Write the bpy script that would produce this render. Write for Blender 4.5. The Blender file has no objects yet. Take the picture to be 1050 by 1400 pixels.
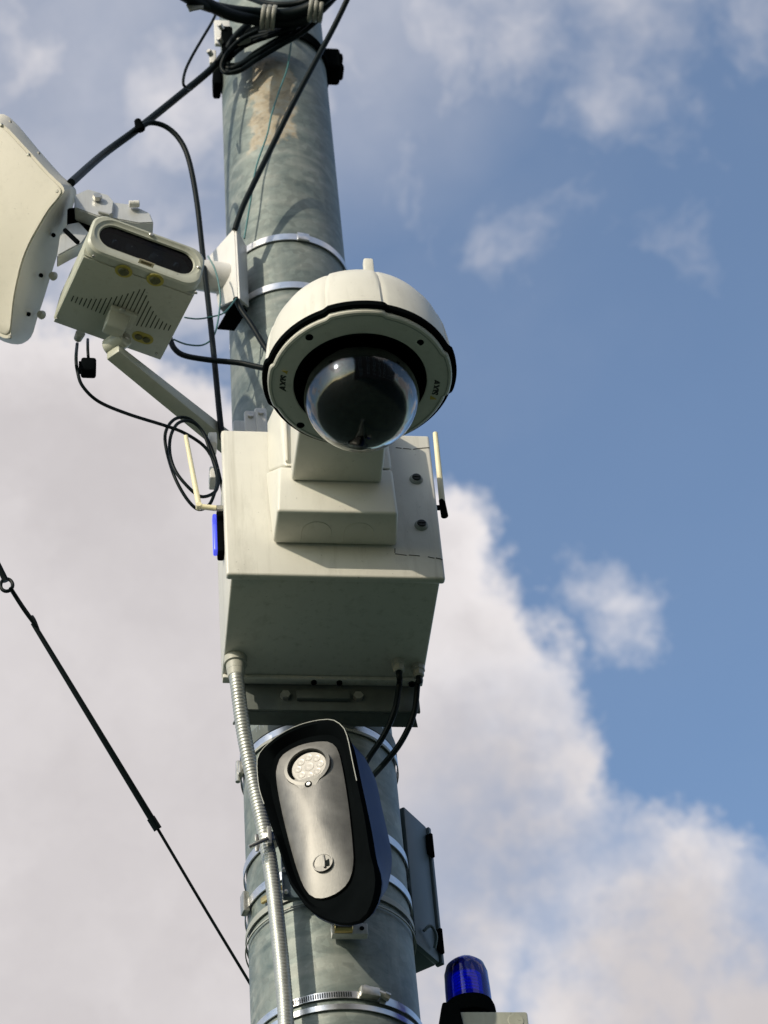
import bpy, bmesh, math, random
from mathutils import Matrix, Vector
random.seed(4)
C = bpy.context.scene.collection
sc = bpy.context.scene
rad = math.radians

# ------------------------------------------------------------------ camera
F_PX, W_PX, H_PX = 3600.0, 1050.0, 1400.0
PITCH, ROLL = rad(44.2), rad(5.46)
CAM = Vector((0, 0, 1.6))
FW = Vector((0, math.cos(PITCH), math.sin(PITCH)))
U0 = Vector((0, -math.sin(PITCH), math.cos(PITCH)))
RT = math.cos(ROLL)*Vector((1, 0, 0)) - math.sin(ROLL)*U0
UP = math.sin(ROLL)*Vector((1, 0, 0)) + math.cos(ROLL)*U0
cd = bpy.data.cameras.new('camera')
cam = bpy.data.objects.new('camera', cd); C.objects.link(cam)
cd.sensor_fit = 'VERTICAL'; cd.sensor_height = 24.0; cd.lens = 24.0*F_PX/H_PX
cd.dof.use_dof = True; cd.dof.focus_distance = 4.55; cd.dof.aperture_fstop = 5.6; cd.clip_start = 0.05; cd.clip_end = 6000
m = Matrix((RT, UP, -FW)).transposed().to_4x4(); m.translation = CAM
cam.matrix_world = m
sc.camera = cam

# ------------------------------------------------------------------ light
SUN_EL = rad(25)
SUN_AZ_LEFT = rad(38)          # the sun stands behind the camera, to its left
sdir = Vector((-math.sin(SUN_AZ_LEFT)*math.cos(SUN_EL), -math.cos(SUN_AZ_LEFT)*math.cos(SUN_EL), math.sin(SUN_EL)))
sl = bpy.data.lights.new('sun', 'SUN'); sl.energy = 2.55; sl.angle = rad(0.6); sl.color = (1.0, 0.89, 0.72)
so = bpy.data.objects.new('sun', sl); C.objects.link(so)
so.rotation_euler = sdir.to_track_quat('Z', 'Y').to_euler(); so.location = (-3, -4, 9)
sc.view_settings.view_transform = 'Standard'; sc.view_settings.look = 'None'
sc.view_settings.exposure = 0.5; sc.view_settings.gamma = 1.0
try: sc.view_settings.use_curve_mapping = False
except Exception: pass

def ray(px, py):
    return FW + (px-W_PX/2)/F_PX*RT - (py-H_PX/2)/F_PX*UP

def make_world():
    w = bpy.data.worlds.new('World'); sc.world = w; w.use_nodes = True
    nt = w.node_tree; N = nt.nodes; K = nt.links
    for n in list(N): N.remove(n)
    def nd(t, **k):
        n = N.new(t)
        for a, v in k.items(): setattr(n, a, v)
        return n
    def setin(n, i, v):
        if hasattr(v, 'links') or isinstance(v, bpy.types.NodeSocket): K.new(v, n.inputs[i])
        else: n.inputs[i].default_value = v
    def mth(op, a, b=0.0, c=0.0, clamp=False):
        n = nd('ShaderNodeMath', operation=op, use_clamp=clamp)
        setin(n, 0, a); setin(n, 1, b)
        if op in ('MULTIPLY_ADD', 'SMOOTH_MAX', 'SMOOTH_MIN'): setin(n, 2, c)
        return n.outputs[0]
    def vmt(op, a, b=None, s=None):
        n = nd('ShaderNodeVectorMath', operation=op); setin(n, 0, a)
        if b is not None: setin(n, 1, b)
        if s is not None: n.inputs['Scale'].default_value = s
        return n.outputs['Value'] if op in ('DISTANCE', 'LENGTH', 'DOT_PRODUCT') else n.outputs['Vector']
    def noise(vec, scale, detail=6, rough=0.55, dist=0.0, out=0):
        n = nd('ShaderNodeTexNoise'); K.new(vec, n.inputs['Vector'])
        n.inputs['Scale'].default_value = scale; n.inputs['Detail'].default_value = detail
        n.inputs['Roughness'].default_value = rough; n.inputs['Distortion'].default_value = dist
        return n.outputs[out]
    def sstep(v, a, b):
        n = nd('ShaderNodeMapRange', interpolation_type='SMOOTHSTEP'); setin(n, 0, v)
        n.inputs[1].default_value = a; n.inputs[2].default_value = b; return n.outputs[0]
    tc = nd('ShaderNodeTexCoord'); D = tc.outputs['Generated']
    # the clear sky
    sky = nd('ShaderNodeTexSky', sky_type='NISHITA'); sky.sun_disc = False
    sky.sun_elevation = SUN_EL
    sky.sun_rotation = math.atan2(sdir.x, sdir.y)
    sky.air_density = 1.0; sky.dust_density = 1.3; sky.ozone_density = 1.0
    bg = nd('ShaderNodeBackground'); tint = nd('ShaderNodeMixRGB', blend_type='MULTIPLY'); tint.inputs[0].default_value = 1.0; tint.inputs[2].default_value = (0.84, 1.0, 1.10, 1)
    K.new(sky.outputs[0], tint.inputs[1]); K.new(tint.outputs[0], bg.inputs[0]); bg.inputs[1].default_value = 0.125
    # directions pushed about by noise give the clouds their billows
    n1 = noise(D, 21, 9, 0.66, out=1); off = vmt('SUBTRACT', n1, (0.5, 0.5, 0.5)); off = vmt('SCALE', off, s=0.07)
    Dc = vmt('ADD', D, off)
    n2 = noise(D, 9, 5, 0.55, out=1); off2 = vmt('SCALE', vmt('SUBTRACT', n2, (0.5, 0.5, 0.5)), s=0.075)
    Dw = vmt('ADD', D, off2)
    def union(vec, discs, soft):
        acc = None
        for px, py, r in discs:
            c = ray(px, py).normalized()
            d = vmt('DISTANCE', vec, tuple(c))
            s = mth('SUBTRACT', r/F_PX, d)
            acc = s if acc is None else mth('SMOOTH_MAX', acc, s, soft)
        return acc
    cum = [(60, 850, 420), (420, 860, 230), (575, 770, 130), (640, 700, 42), (645, 880, 115), (735, 815, 22),
           (705, 955, 85), (600, 1110, 250), (770, 1110, 90), (875, 1135, 62), (300, 1330, 420), (930, 1340, 230), (1010, 1420, 260)]
    s1 = union(Dc, cum, 0.012)
    big = noise(D, 3.2, 8, 0.6)
    frame_zone = sstep(vmt('DISTANCE', D, tuple(ray(525, 700).normalized())), 0.27, 0.42)
    far = mth('MULTIPLY', mth('SUBTRACT', big, 0.52), 0.5)
    s1 = mth('ADD', mth('MULTIPLY', s1, mth('SUBTRACT', 1.0, frame_zone)), mth('MULTIPLY', far, frame_zone))
    mcum = sstep(s1, -0.005, 0.013)
    # thinner, patchier towards the lower right
    thin = noise(D, 14, 6, 0.6)
    patch = union(D, [(880, 1300, 330)], 0.01)
    hole = mth('MULTIPLY', sstep(patch, -0.06, 0.05), sstep(thin, 0.36, 0.62))
    mcum = mth('MULTIPLY', mcum, mth('SUBTRACT', 1.0, mth('MULTIPLY', hole, 0.62)))
    # wisps
    wis = [(30, 60, 150), (190, 130, 170), (60, 280, 120), (120, 420, 170), (260, 400, 130), (330, 60, 120), (450, 70, 110), (530, 150, 90),
           (600, 40, 110), (560, 260, 50), (815, 165, 92), (745, 270, 52), (735, 330, 28), (850, 20, 100), (730, 90, 75), (1045, 20, 30), (935, 335, 24)]
    s2 = union(Dw, wis, 0.02)
    f2 = noise(Dw, 15, 8, 0.62)
    mw = sstep(mth('ADD', mth('MULTIPLY', s2, 15.0), mth('MULTIPLY', mth('SUBTRACT', f2, 0.5), 2.5)), -0.45, 1.1)
    mw = mth('MULTIPLY', mw, 0.86)
    haze = mth('MULTIPLY', sstep(union(D, [(80, 150, 330), (500, 60, 200)], 0.05), -0.05, 0.06), mth('MULTIPLY_ADD', thin, 0.5, 0.16))
    mw = mth('MAXIMUM', mw, haze)
    puff = union(Dc, [(835, 835, 42), (820, 880, 22), (800, 800, 22)], 0.01)
    mp = mth('MULTIPLY', sstep(puff, -0.012, 0.014), 0.72)
    veil = mth('MULTIPLY_ADD', sstep(noise(D, 5, 6, 0.55), 0.45, 0.8), 0.07, 0.06)
    mask = mth('MAXIMUM', mth('MAXIMUM', mcum, mw), mth('MAXIMUM', mp, veil), clamp=True)
    # cloud body: whiter at the sunlit billows, greyer inside
    shade = noise(Dc, 7, 7, 0.55)
    edge = sstep(s1, 0.045, 0.0)
    tone = mth('ADD', mth('MULTIPLY', sstep(shade, 0.3, 0.72), 0.45), mth('MULTIPLY', edge, 0.55))
    cr = nd('ShaderNodeValToRGB'); K.new(tone, cr.inputs[0])
    cr.color_ramp.elements[0].position = 0.0; cr.color_ramp.elements[0].color = (0.43, 0.405, 0.41, 1)
    cr.color_ramp.elements[1].position = 1.0; cr.color_ramp.elements[1].color = (0.67, 0.64, 0.64, 1)
    bc = nd('ShaderNodeBackground'); K.new(cr.outputs[0], bc.inputs[0])
    # clouds shine near the sun, where the light comes through them
    sd = mth('MAXIMUM', vmt('DOT_PRODUCT', D, tuple(sdir)), 0.0)
    K.new(mth('MULTIPLY_ADD', mth('POWER', sd, 9.0), 1.8, 1.0), bc.inputs[1])
    # below the horizon the ground closes the view; fade clouds there
    sep = nd('ShaderNodeSeparateXYZ'); K.new(D, sep.inputs[0])
    mask = mth('MULTIPLY', mask, sstep(sep.outputs[2], 0.0, 0.08))
    mx = nd('ShaderNodeMixShader'); K.new(mask, mx.inputs[0]); K.new(bg.outputs[0], mx.inputs[1]); K.new(bc.outputs[0], mx.inputs[2])
    out = nd('ShaderNodeOutputWorld'); K.new(mx.outputs[0], out.inputs[0])
make_world()

# ------------------------------------------------------------------ frame of the pole
TH = rad(9.8)
AX = Vector((-0.162, 3.75, 0))
ML = Matrix.Translation(AX) @ Matrix.Rotation(TH, 4, 'Z')   # x: right, y: away, z: up
MLI = ML.inverted()
O_L = MLI @ CAM
def rayL(px, py): return MLI.to_3x3() @ ray(px, py)
def hv(px, py, v):
    d = rayL(px, py); s = (-v-O_L.y)/d.y; return O_L + d*s
def hz(px, py, z):
    d = rayL(px, py); s = (z-O_L.z)/d.z; return O_L + d*s
def pole_r(z): return 0.1235 + (6.9-z)*0.0066
def hp(px, py, lift=0.0):
    'point of the pole surface seen at a pixel'
    d = rayL(px, py); r = 0.13
    for _ in range(6):
        a = d.x**2+d.y**2; b = 2*(O_L.x*d.x+O_L.y*d.y); c = O_L.x**2+O_L.y**2-(r+lift)**2
        disc = max(b*b-4*a*c, 0.0); s = (-b-math.sqrt(disc))/(2*a)
        p = O_L+d*s; r = pole_r(p.z)
    return p
def pxsize(p):
    'metres per photo pixel at a point of the pole frame'
    return ((ML @ Vector(p))-CAM).dot(FW)/F_PX

# ------------------------------------------------------------------ mesh helpers
class MB:
    def __init__(s): s.bm = bmesh.new()
    def xf(s, vs, M):
        if M is not None:
            for v in vs: v.co = M @ v.co
    def box(s, lo, hi, bevel=0.0, seg=2, M=None):
        t = bmesh.new()
        r = bmesh.ops.create_cube(t, size=1.0)
        lo = Vector(lo); hi = Vector(hi); c = (lo+hi)/2; e = hi-lo
        for v in t.verts: v.co = Vector((v.co.x*e.x, v.co.y*e.y, v.co.z*e.z)) + c
        if bevel > 0: bmesh.ops.bevel(t, geom=t.edges[:], offset=bevel, segments=seg, affect='EDGES', profile=0.5)
        if M is not None:
            for v in t.verts: v.co = M @ v.co
        s.merge(t); return s
    def hexa(s, pts, bevel=0.0, seg=2):
        'eight corners: bottom ring of four, top ring of four'
        t = bmesh.new(); v = [t.verts.new(p) for p in pts]
        for f in ((3,2,1,0), (4,5,6,7), (0,1,5,4), (1,2,6,5), (2,3,7,6), (3,0,4,7)): t.faces.new([v[i] for i in f])
        bmesh.ops.recalc_face_normals(t, faces=t.faces[:])
        if bevel > 0: bmesh.ops.bevel(t, geom=t.edges[:], offset=bevel, segments=seg, affect='EDGES', profile=0.5)
        s.merge(t); return s
    def merge(s, t):
        me = bpy.data.meshes.new('tmp'); t.to_mesh(me); t.free(); s.bm.from_mesh(me); bpy.data.meshes.remove(me)
    def loft(s, rings, cap0=True, cap1=True, closed=True, M=None, loop=False):
        t = bmesh.new(); R = [[t.verts.new(Vector(p)) for p in r] for r in rings]; n = len(R[0])
        pairs = list(zip(R, R[1:])) + ([(R[-1], R[0])] if loop else [])
        for a, b in pairs:
            for i in range(n if closed else n-1):
                j = (i+1) % n
                try: t.faces.new((a[i], a[j], b[j], b[i]))
                except ValueError: pass
        if not loop:
            if cap0: t.faces.new(R[0][::-1])
            if cap1: t.faces.new(R[-1])
        bmesh.ops.recalc_face_normals(t, faces=t.faces[:])
        if M is not None:
            for v in t.verts: v.co = M @ v.co
        s.merge(t); return s
    def lathe(s, prof, seg=48, M=None, cap0=True, cap1=True, loop=False):
        rings = [[(r*math.cos(2*math.pi*i/seg), r*math.sin(2*math.pi*i/seg), z) for i in range(seg)] for r, z in prof]
        return s.loft(rings, cap0, cap1, M=M, loop=loop)
    def cyl(s, p0, p1, r0, r1=None, seg=20, bevel=0.0):
        p0 = Vector(p0); p1 = Vector(p1); L = (p1-p0).length; r1 = r0 if r1 is None else r1
        M = Matrix.Translation(p0) @ (p1-p0).to_track_quat('Z', 'Y').to_matrix().to_4x4()
        b = min(bevel, r0*0.5, L*0.4)
        prof = [(r0-b, 0), (r0, b), (r1, L-b), (r1-b, L)] if b > 0 else [(r0, 0), (r1, L)]
        return s.lathe(prof, seg, M)
    def tube(s, pts, r, seg=10, sub=6, flat=1.0, ripple=None):
        P = [Vector(p) for p in pts]
        if sub > 1 and len(P) > 2: P = catmull(P, sub)
        n = len(P); rings = []
        up = None
        for i, p in enumerate(P):
            t = (P[min(i+1, n-1)]-P[max(i-1, 0)]).normalized()
            if up is None:
                up = t.cross(Vector((0, 1, 0)))
                if up.length < 0.1: up = t.cross(Vector((1, 0, 0)))
            up = (up - t*up.dot(t)).normalized(); b = t.cross(up)
            rr = r(i/(n-1)) if callable(r) else r
            if ripple: rr *= 1+ripple*(1 if (i % 4) in (1, 2) else -1)
            rings.append([p + up*rr*math.cos(2*math.pi*k/seg) + b*rr*flat*math.sin(2*math.pi*k/seg) for k in range(seg)])
        return s.loft(rings)
def catmull(P, sub):
    out = []; n = len(P)
    for i in range(n-1):
        p0 = P[max(i-1, 0)]; p1 = P[i]; p2 = P[i+1]; p3 = P[min(i+2, n-1)]
        for k in range(sub):
            t = k/sub
            out.append(0.5*((2*p1)+(p2-p0)*t+(2*p0-5*p1+4*p2-p3)*t*t+(3*p1-p0-3*p2+p3)*t**3))
    out.append(P[-1]); return out
def resample(P, step):
    out = [P[0]]; acc = 0.0
    for a, b in zip(P, P[1:]):
        L = (b-a).length; d = step-acc
        while d <= L and L > 0:
            out.append(a.lerp(b, d/L)); d += step
        acc = (acc+L) % step
    return out
def rrect(w, h, r, n=6, cx=0, cy=0):
    'rounded rectangle, counter-clockwise'
    if not hasattr(r, '__len__'): r = (r,)*4       # ++, -+, --, +-
    out = []
    for k, (sx, sy) in enumerate(((1, 1), (-1, 1), (-1, -1), (1, -1))):
        ox = cx+sx*(w/2-r[k]); oy = cy+sy*(h/2-r[k])
        for i in range(n+1):
            a = math.pi/2*(k + i/n); out.append((ox+r[k]*math.cos(a), oy+r[k]*math.sin(a)))
    return out
def smooth2(pts, sub=5):
    'closed smooth outline through 2-D points'
    n = len(pts); out = []
    for i in range(n):
        p0, p1, p2, p3 = (Vector(pts[(i+k) % n]) for k in (-1, 0, 1, 2))
        for k in range(sub):
            t = k/sub; out.append(0.5*((2*p1)+(p2-p0)*t+(2*p0-5*p1+4*p2-p3)*t*t+(3*p1-p0-3*p2+p3)*t**3))
    return out

class Thing:
    def __init__(s, name, label, cat, base=(0, 0, 0), M=None, group=None, mb=None, mat=None):
        'base is given in build coordinates; M takes build coordinates to the world'
        s.M = ML if M is None else M; s.base = Vector(base)
        if mb is None: o = bpy.data.objects.new(name, None); o.empty_display_size = 0.05
        else: o = bpy.data.objects.new(name, s.mesh(name, mb, mat))
        C.objects.link(o); s.o = o
        o.matrix_world = s.M @ Matrix.Translation(s.base)
        o['label'] = label; o['category'] = cat
        if group: o['group'] = group
    def mesh(s, name, mb, mat, angle=35):
        bm = mb.bm
        for v in bm.verts: v.co = v.co - s.base
        lim = rad(angle)
        for e in bm.edges:
            if len(e.link_faces) == 2: e.smooth = e.calc_face_angle(0) < lim
        for f in bm.faces: f.smooth = True
        me = bpy.data.meshes.new(name); bm.to_mesh(me); bm.free(); me.materials.append(mat); return me
    def part(s, name, mb, mat, parent=None, label=None):
        o = bpy.data.objects.new(name, s.mesh(name, mb, mat)); C.objects.link(o); o.parent = parent or s.o
        if label: o['label'] = label
        return o

# ------------------------------------------------------------------ materials
def mat(name, col, rough=0.5, metal=0.0, var=0.08, scale=20.0, bump=0.0, bscale=120.0, dirt=0.0, coat=0.0, spec=0.5, dirtcol=(0.10, 0.09, 0.06)):
    m = bpy.data.materials.new(name); m.use_nodes = True; nt = m.node_tree; N = nt.nodes; K = nt.links
    b = N['Principled BSDF']; b.inputs['Roughness'].default_value = rough; b.inputs['Metallic'].default_value = metal
    b.inputs['Coat Weight'].default_value = coat; b.inputs['Specular IOR Level'].default_value = spec
    tc = N.new('ShaderNodeTexCoord')
    n = N.new('ShaderNodeTexNoise'); n.inputs['Scale'].default_value = scale; n.inputs['Detail'].default_value = 7; n.inputs['Roughness'].default_value = 0.6
    K.new(tc.outputs['Object'], n.inputs[0])
    r = N.new('ShaderNodeValToRGB'); r.color_ramp.elements[0].position = 0.3; r.color_ramp.elements[1].position = 0.7
    r.color_ramp.elements[0].color = tuple(c*(1-var) for c in col)+(1,); r.color_ramp.elements[1].color = tuple(min(1, c*(1+var)) for c in col)+(1,)
    K.new(n.outputs[0], r.inputs[0]); cur = r.outputs[0]
    if dirt > 0:
        n2 = N.new('ShaderNodeTexNoise'); n2.inputs['Scale'].default_value = 9; n2.inputs['Detail'].default_value = 10; n2.inputs['Roughness'].default_value = 0.72
        mp = N.new('ShaderNodeMapping'); mp.inputs['Scale'].default_value = (2.2, 2.2, 0.6); K.new(tc.outputs['Object'], mp.inputs[0]); K.new(mp.outputs[0], n2.inputs[0])
        mr = N.new('ShaderNodeMapRange'); mr.inputs[1].default_value = 0.52; mr.inputs[2].default_value = 0.78; mr.inputs[4].default_value = dirt
        K.new(n2.outputs[0], mr.inputs[0])
        mx = N.new('ShaderNodeMixRGB'); mx.inputs[2].default_value = tuple(dirtcol)+(1,)
        K.new(mr.outputs[0], mx.inputs[0]); K.new(cur, mx.inputs[1]); cur = mx.outputs[0]
        # rain streaks
        n4 = N.new('ShaderNodeTexNoise'); n4.inputs['Scale'].default_value = 1.0; n4.inputs['Detail'].default_value = 5; n4.inputs['Roughness'].default_value = 0.6
        mp4 = N.new('ShaderNodeMapping'); mp4.inputs['Scale'].default_value = (55, 55, 2.6); K.new(tc.outputs['Object'], mp4.inputs[0]); K.new(mp4.outputs[0], n4.inputs[0])
        m4 = N.new('ShaderNodeMapRange'); m4.inputs[1].default_value = 0.56; m4.inputs[2].default_value = 0.80; m4.inputs[4].default_value = dirt*1.3; K.new(n4.outputs[0], m4.inputs[0])
        mx4 = N.new('ShaderNodeMixRGB'); mx4.inputs[2].default_value = tuple(c*2.2 for c in dirtcol)+(1,)
        K.new(m4.outputs[0], mx4.inputs[0]); K.new(cur, mx4.inputs[1]); cur = mx4.outputs[0]
        # small specks
        v = N.new('ShaderNodeTexNoise'); v.inputs['Scale'].default_value = 150; v.inputs['Detail'].default_value = 3; K.new(tc.outputs['Object'], v.inputs[0])
        m3 = N.new('ShaderNodeMapRange'); m3.inputs[1].default_value = 0.69; m3.inputs[2].default_value = 0.76; m3.inputs[4].default_value = min(1, dirt*1.6); K.new(v.outputs[0], m3.inputs[0])
        mx2 = N.new('ShaderNodeMixRGB'); mx2.inputs[2].default_value = tuple(c*0.5 for c in dirtcol)+(1,)
        K.new(m3.outputs[0], mx2.inputs[0]); K.new(cur, mx2.inputs[1]); cur = mx2.outputs[0]
    K.new(cur, b.inputs['Base Color'])
    rr = N.new('ShaderNodeMapRange'); rr.inputs[3].default_value = max(0, rough-0.08); rr.inputs[4].default_value = min(1, rough+0.08)
    K.new(n.outputs[0], rr.inputs[0]); K.new(rr.outputs[0], b.inputs['Roughness'])
    if bump > 0:
        n3 = N.new('ShaderNodeTexNoise'); n3.inputs['Scale'].default_value = bscale; n3.inputs['Detail'].default_value = 4; K.new(tc.outputs['Object'], n3.inputs[0])
        bp = N.new('ShaderNodeBump'); bp.inputs['Strength'].default_value = bump; bp.inputs['Distance'].default_value = 0.002
        K.new(n3.outputs[0], bp.inputs['Height']); K.new(bp.outputs[0], b.inputs['Normal'])
    return m
WHITE = mat('enclosure_paint', (0.60, 0.585, 0.52), 0.42, dirt=0.34, bump=0.12, var=0.04)
CAMW = mat('camera_shell', (0.63, 0.615, 0.545), 0.42, dirt=0.16, var=0.03)
CREAM = mat('antenna_plastic', (0.63, 0.595, 0.50), 0.5, dirt=0.12, var=0.03, scale=6)
BEIGE = mat('illuminator_paint', (0.43, 0.44, 0.365), 0.45, dirt=0.28, var=0.05)
BRW = mat('bracket_white', (0.66, 0.65, 0.62), 0.4, dirt=0.25, var=0.04)
ALU = mat('cast_aluminium', (0.52, 0.53, 0.52), 0.42, metal=0.35, var=0.1, dirt=0.3)
STEEL = mat('stainless_steel', (0.66, 0.67, 0.68), 0.3, metal=0.9, var=0.1, scale=60)
BOLT = mat('zinc_bolt', (0.50, 0.49, 0.45), 0.35, metal=0.8, var=0.2, scale=80)
BLACK = mat('black_rubber', (0.003, 0.007, 0.008), 0.48, var=0.1, spec=0.12)
BLKP = mat('black_plastic', (0.0035, 0.0045, 0.005), 0.7, var=0.2, spec=0.0)
SLOT = mat('slot_shade', (0.05, 0.055, 0.045), 0.8, spec=0.1)
HOLE = mat('dark_recess', (0.010, 0.014, 0.014), 0.85, spec=0.1)
GREYP = mat('grey_plastic', (0.30, 0.31, 0.28), 0.5, var=0.12, dirt=0.2)
GLAND = mat('gland_plastic', (0.36, 0.36, 0.31), 0.5, var=0.1)
TEAL = mat('teal_wire', (0.05, 0.16, 0.16), 0.4)
IVORY = mat('ivory_antenna', (0.72, 0.66, 0.44), 0.45, var=0.05)
BLUEP = mat('blue_plastic', (0.002, 0.022, 0.10), 0.5, var=0.1, spec=0.12)
BRASS = mat('yellow_zinc', (0.62, 0.47, 0.20), 0.3, metal=0.85, var=0.15, scale=60)
YEL = mat('yellow_seal', (0.36, 0.31, 0.06), 0.55, var=0.15, scale=90)
TAPE = mat('grey_tape', (0.24, 0.24, 0.21), 0.5, var=0.2, scale=90)
RAILM = mat('weathered_zinc', (0.10, 0.115, 0.105), 0.6, metal=0.3, var=0.25, dirt=0.3)
DGREY = mat('cabinet_grey', (0.07, 0.105, 0.125), 0.45, var=0.1)
OLIVE = mat('beacon_bar', (0.30, 0.31, 0.26), 0.55, dirt=0.3)
LEDC = mat('led_lens', (0.50, 0.47, 0.42), 0.25, var=0.08, scale=60, coat=0.4)
GOLD = mat('logo_yellow', (0.55, 0.40, 0.05), 0.5)
INK = mat('black_ink', (0.015, 0.017, 0.015), 0.6)
GRAY_MARK = mat('pencil_mark', (0.05, 0.05, 0.045), 0.7)

def brushed(name, col, rough):
    m = mat(name, col, rough, metal=0.7, var=0.22, scale=30)
    nt = m.node_tree; N = nt.nodes; K = nt.links; b = N['Principled BSDF']
    tc = N.new('ShaderNodeTexCoord'); mp = N.new('ShaderNodeMapping'); mp.inputs['Scale'].default_value = (900, 900, 60)
    n = N.new('ShaderNodeTexNoise'); n.inputs['Scale'].default_value = 1.0; n.inputs['Detail'].default_value = 3
    K.new(tc.outputs['Object'], mp.inputs[0]); K.new(mp.outputs[0], n.inputs[0])
    bp = N.new('ShaderNodeBump'); bp.inputs['Strength'].default_value = 0.25; bp.inputs['Distance'].default_value = 0.0006
    K.new(n.outputs[0], bp.inputs['Height']); K.new(bp.outputs[0], b.inputs['Normal']); return m
SILVER = brushed('brushed_silver', (0.165, 0.162, 0.152), 0.5)

def galvanised():
    m = bpy.data.materials.new('galvanised_steel'); m.use_nodes = True; nt = m.node_tree; N = nt.nodes; K = nt.links
    b = N['Principled BSDF']; b.inputs['Metallic'].default_value = 0.3
    tc = N.new('ShaderNodeTexCoord'); O = tc.outputs['Object']
    def noise(sc_, det, ro, vec=O, dist=0.0):
        n = N.new('ShaderNodeTexNoise'); n.inputs['Scale'].default_value = sc_; n.inputs['Detail'].default_value = det
        n.inputs['Roughness'].default_value = ro; n.inputs['Distortion'].default_value = dist; K.new(vec, n.inputs[0]); return n.outputs[0]
    mp = N.new('ShaderNodeMapping'); mp.inputs['Scale'].default_value = (1, 1, 2.2); K.new(O, mp.inputs[0])
    big = noise(7, 9, 0.62, mp.outputs[0], 1.2)
    r = N.new('ShaderNodeValToRGB'); E = r.color_ramp.elements
    E[0].position = 0.28; E[0].color = (0.085, 0.115, 0.11, 1); E[1].position = 0.72; E[1].color = (0.27, 0.29, 0.265, 1)
    e = E.new(0.5); e.color = (0.165, 0.195, 0.18, 1); K.new(big, r.inputs[0])
    v = N.new('ShaderNodeTexVoronoi'); v.inputs['Scale'].default_value = 70; K.new(O, v.inputs['Vector'])
    sp = N.new('ShaderNodeMixRGB'); sp.blend_type = 'OVERLAY'; sp.inputs[0].default_value = 0.18
    K.new(r.outputs[0], sp.inputs[1]); vb_ = N.new('ShaderNodeRGBToBW'); K.new(v.outputs['Color'], vb_.inputs[0]); K.new(vb_.outputs[0], sp.inputs[2])
    bw = N.new('ShaderNodeMixRGB'); bw.blend_type = 'MULTIPLY'; bw.inputs[0].default_value = 0.0
    # vertical run marks
    mp2 = N.new('ShaderNodeMapping'); mp2.inputs['Scale'].default_value = (14, 14, 0.7); K.new(O, mp2.inputs[0])
    runs = noise(1.6, 6, 0.6, mp2.outputs[0])
    rr = N.new('ShaderNodeMapRange'); rr.inputs[1].default_value = 0.55; rr.inputs[2].default_value = 0.75; rr.inputs[4].default_value = 0.35; K.new(runs, rr.inputs[0])
    mx = N.new('ShaderNodeMixRGB'); mx.inputs[2].default_value = (0.33, 0.34, 0.30, 1); K.new(rr.outputs[0], mx.inputs[0]); K.new(sp.outputs[0], mx.inputs[1])
    # the rusty, chalky stain high on the front of the shaft
    sep = N.new('ShaderNodeSeparateXYZ'); K.new(O, sep.inputs[0])
    def mth(op, a, bb=0.0, clamp=False):
        n = N.new('ShaderNodeMath'); n.operation = op; n.use_clamp = clamp
        for i, x in enumerate((a, bb)):
            if isinstance(x, bpy.types.NodeSocket): K.new(x, n.inputs[i])
            else: n.inputs[i].default_value = x
        return n.outputs[0]
    wob = mth('MULTIPLY', mth('SUBTRACT', noise(22, 6, 0.65), 0.5), 0.085)
    cx, zc, hz_ = STAIN
    dx = mth('ABSOLUTE', mth('SUBTRACT', mth('ADD', sep.outputs[0], wob), cx))
    dz = mth('SUBTRACT', sep.outputs[2], zc)
    s = mth('SUBTRACT', 0.047, dx)
    zt = mth('SUBTRACT', hz_, mth('ABSOLUTE', mth('ADD', dz, mth('MULTIPLY', wob, 1.5))))
    inside = mth('MINIMUM', s, mth('MULTIPLY', zt, 0.6))
    front = mth('LESS_THAN', sep.outputs[1], 0.0)
    def ms(x, a, b2):
        n = N.new('ShaderNodeMapRange'); n.inputs[1].default_value = a; n.inputs[2].default_value = b2; K.new(x, n.inputs[0]); return n.outputs[0]
    k = mth('MULTIPLY', ms(inside, -0.004, 0.006), front)
    st = N.new('ShaderNodeValToRGB'); S = st.color_ramp.elements
    S[0].position = 0.38; S[0].color = (0.22, 0.15, 0.07, 1); S[1].position = 0.62; S[1].color = (0.50, 0.46, 0.38, 1)
    e = S.new(0.47); e.color = (0.50, 0.37, 0.22, 1); K.new(noise(34, 8, 0.7), st.inputs[0])
    mx3 = N.new('ShaderNodeMixRGB'); K.new(mth('MULTIPLY', k, 0.52), mx3.inputs[0]); K.new(mx.outputs[0], mx3.inputs[1]); K.new(st.outputs[0], mx3.inputs[2])
    K.new(mx3.outputs[0], b.inputs['Base Color'])
    ro = N.new('ShaderNodeMapRange'); ro.inputs[3].default_value = 0.38; ro.inputs[4].default_value = 0.66; K.new(big, ro.inputs[0]); K.new(ro.outputs[0], b.inputs['Roughness'])
    me = mth('SUBTRACT', 0.3, mth('MULTIPLY', k, 0.3)); K.new(me, b.inputs['Metallic'])
    bp = N.new('ShaderNodeBump'); bp.inputs['Strength'].default_value = 0.4; bp.inputs['Distance'].default_value = 0.003
    K.new(mth('ADD', mth('MULTIPLY', noise(60, 5, 0.6), 0.5), big), bp.inputs['Height']); K.new(bp.outputs[0], b.inputs['Normal'])
    return m
_s = hp(372, 135); STAIN = (_s.x, _s.z, 0.155)
GALV = galvanised()

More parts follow.
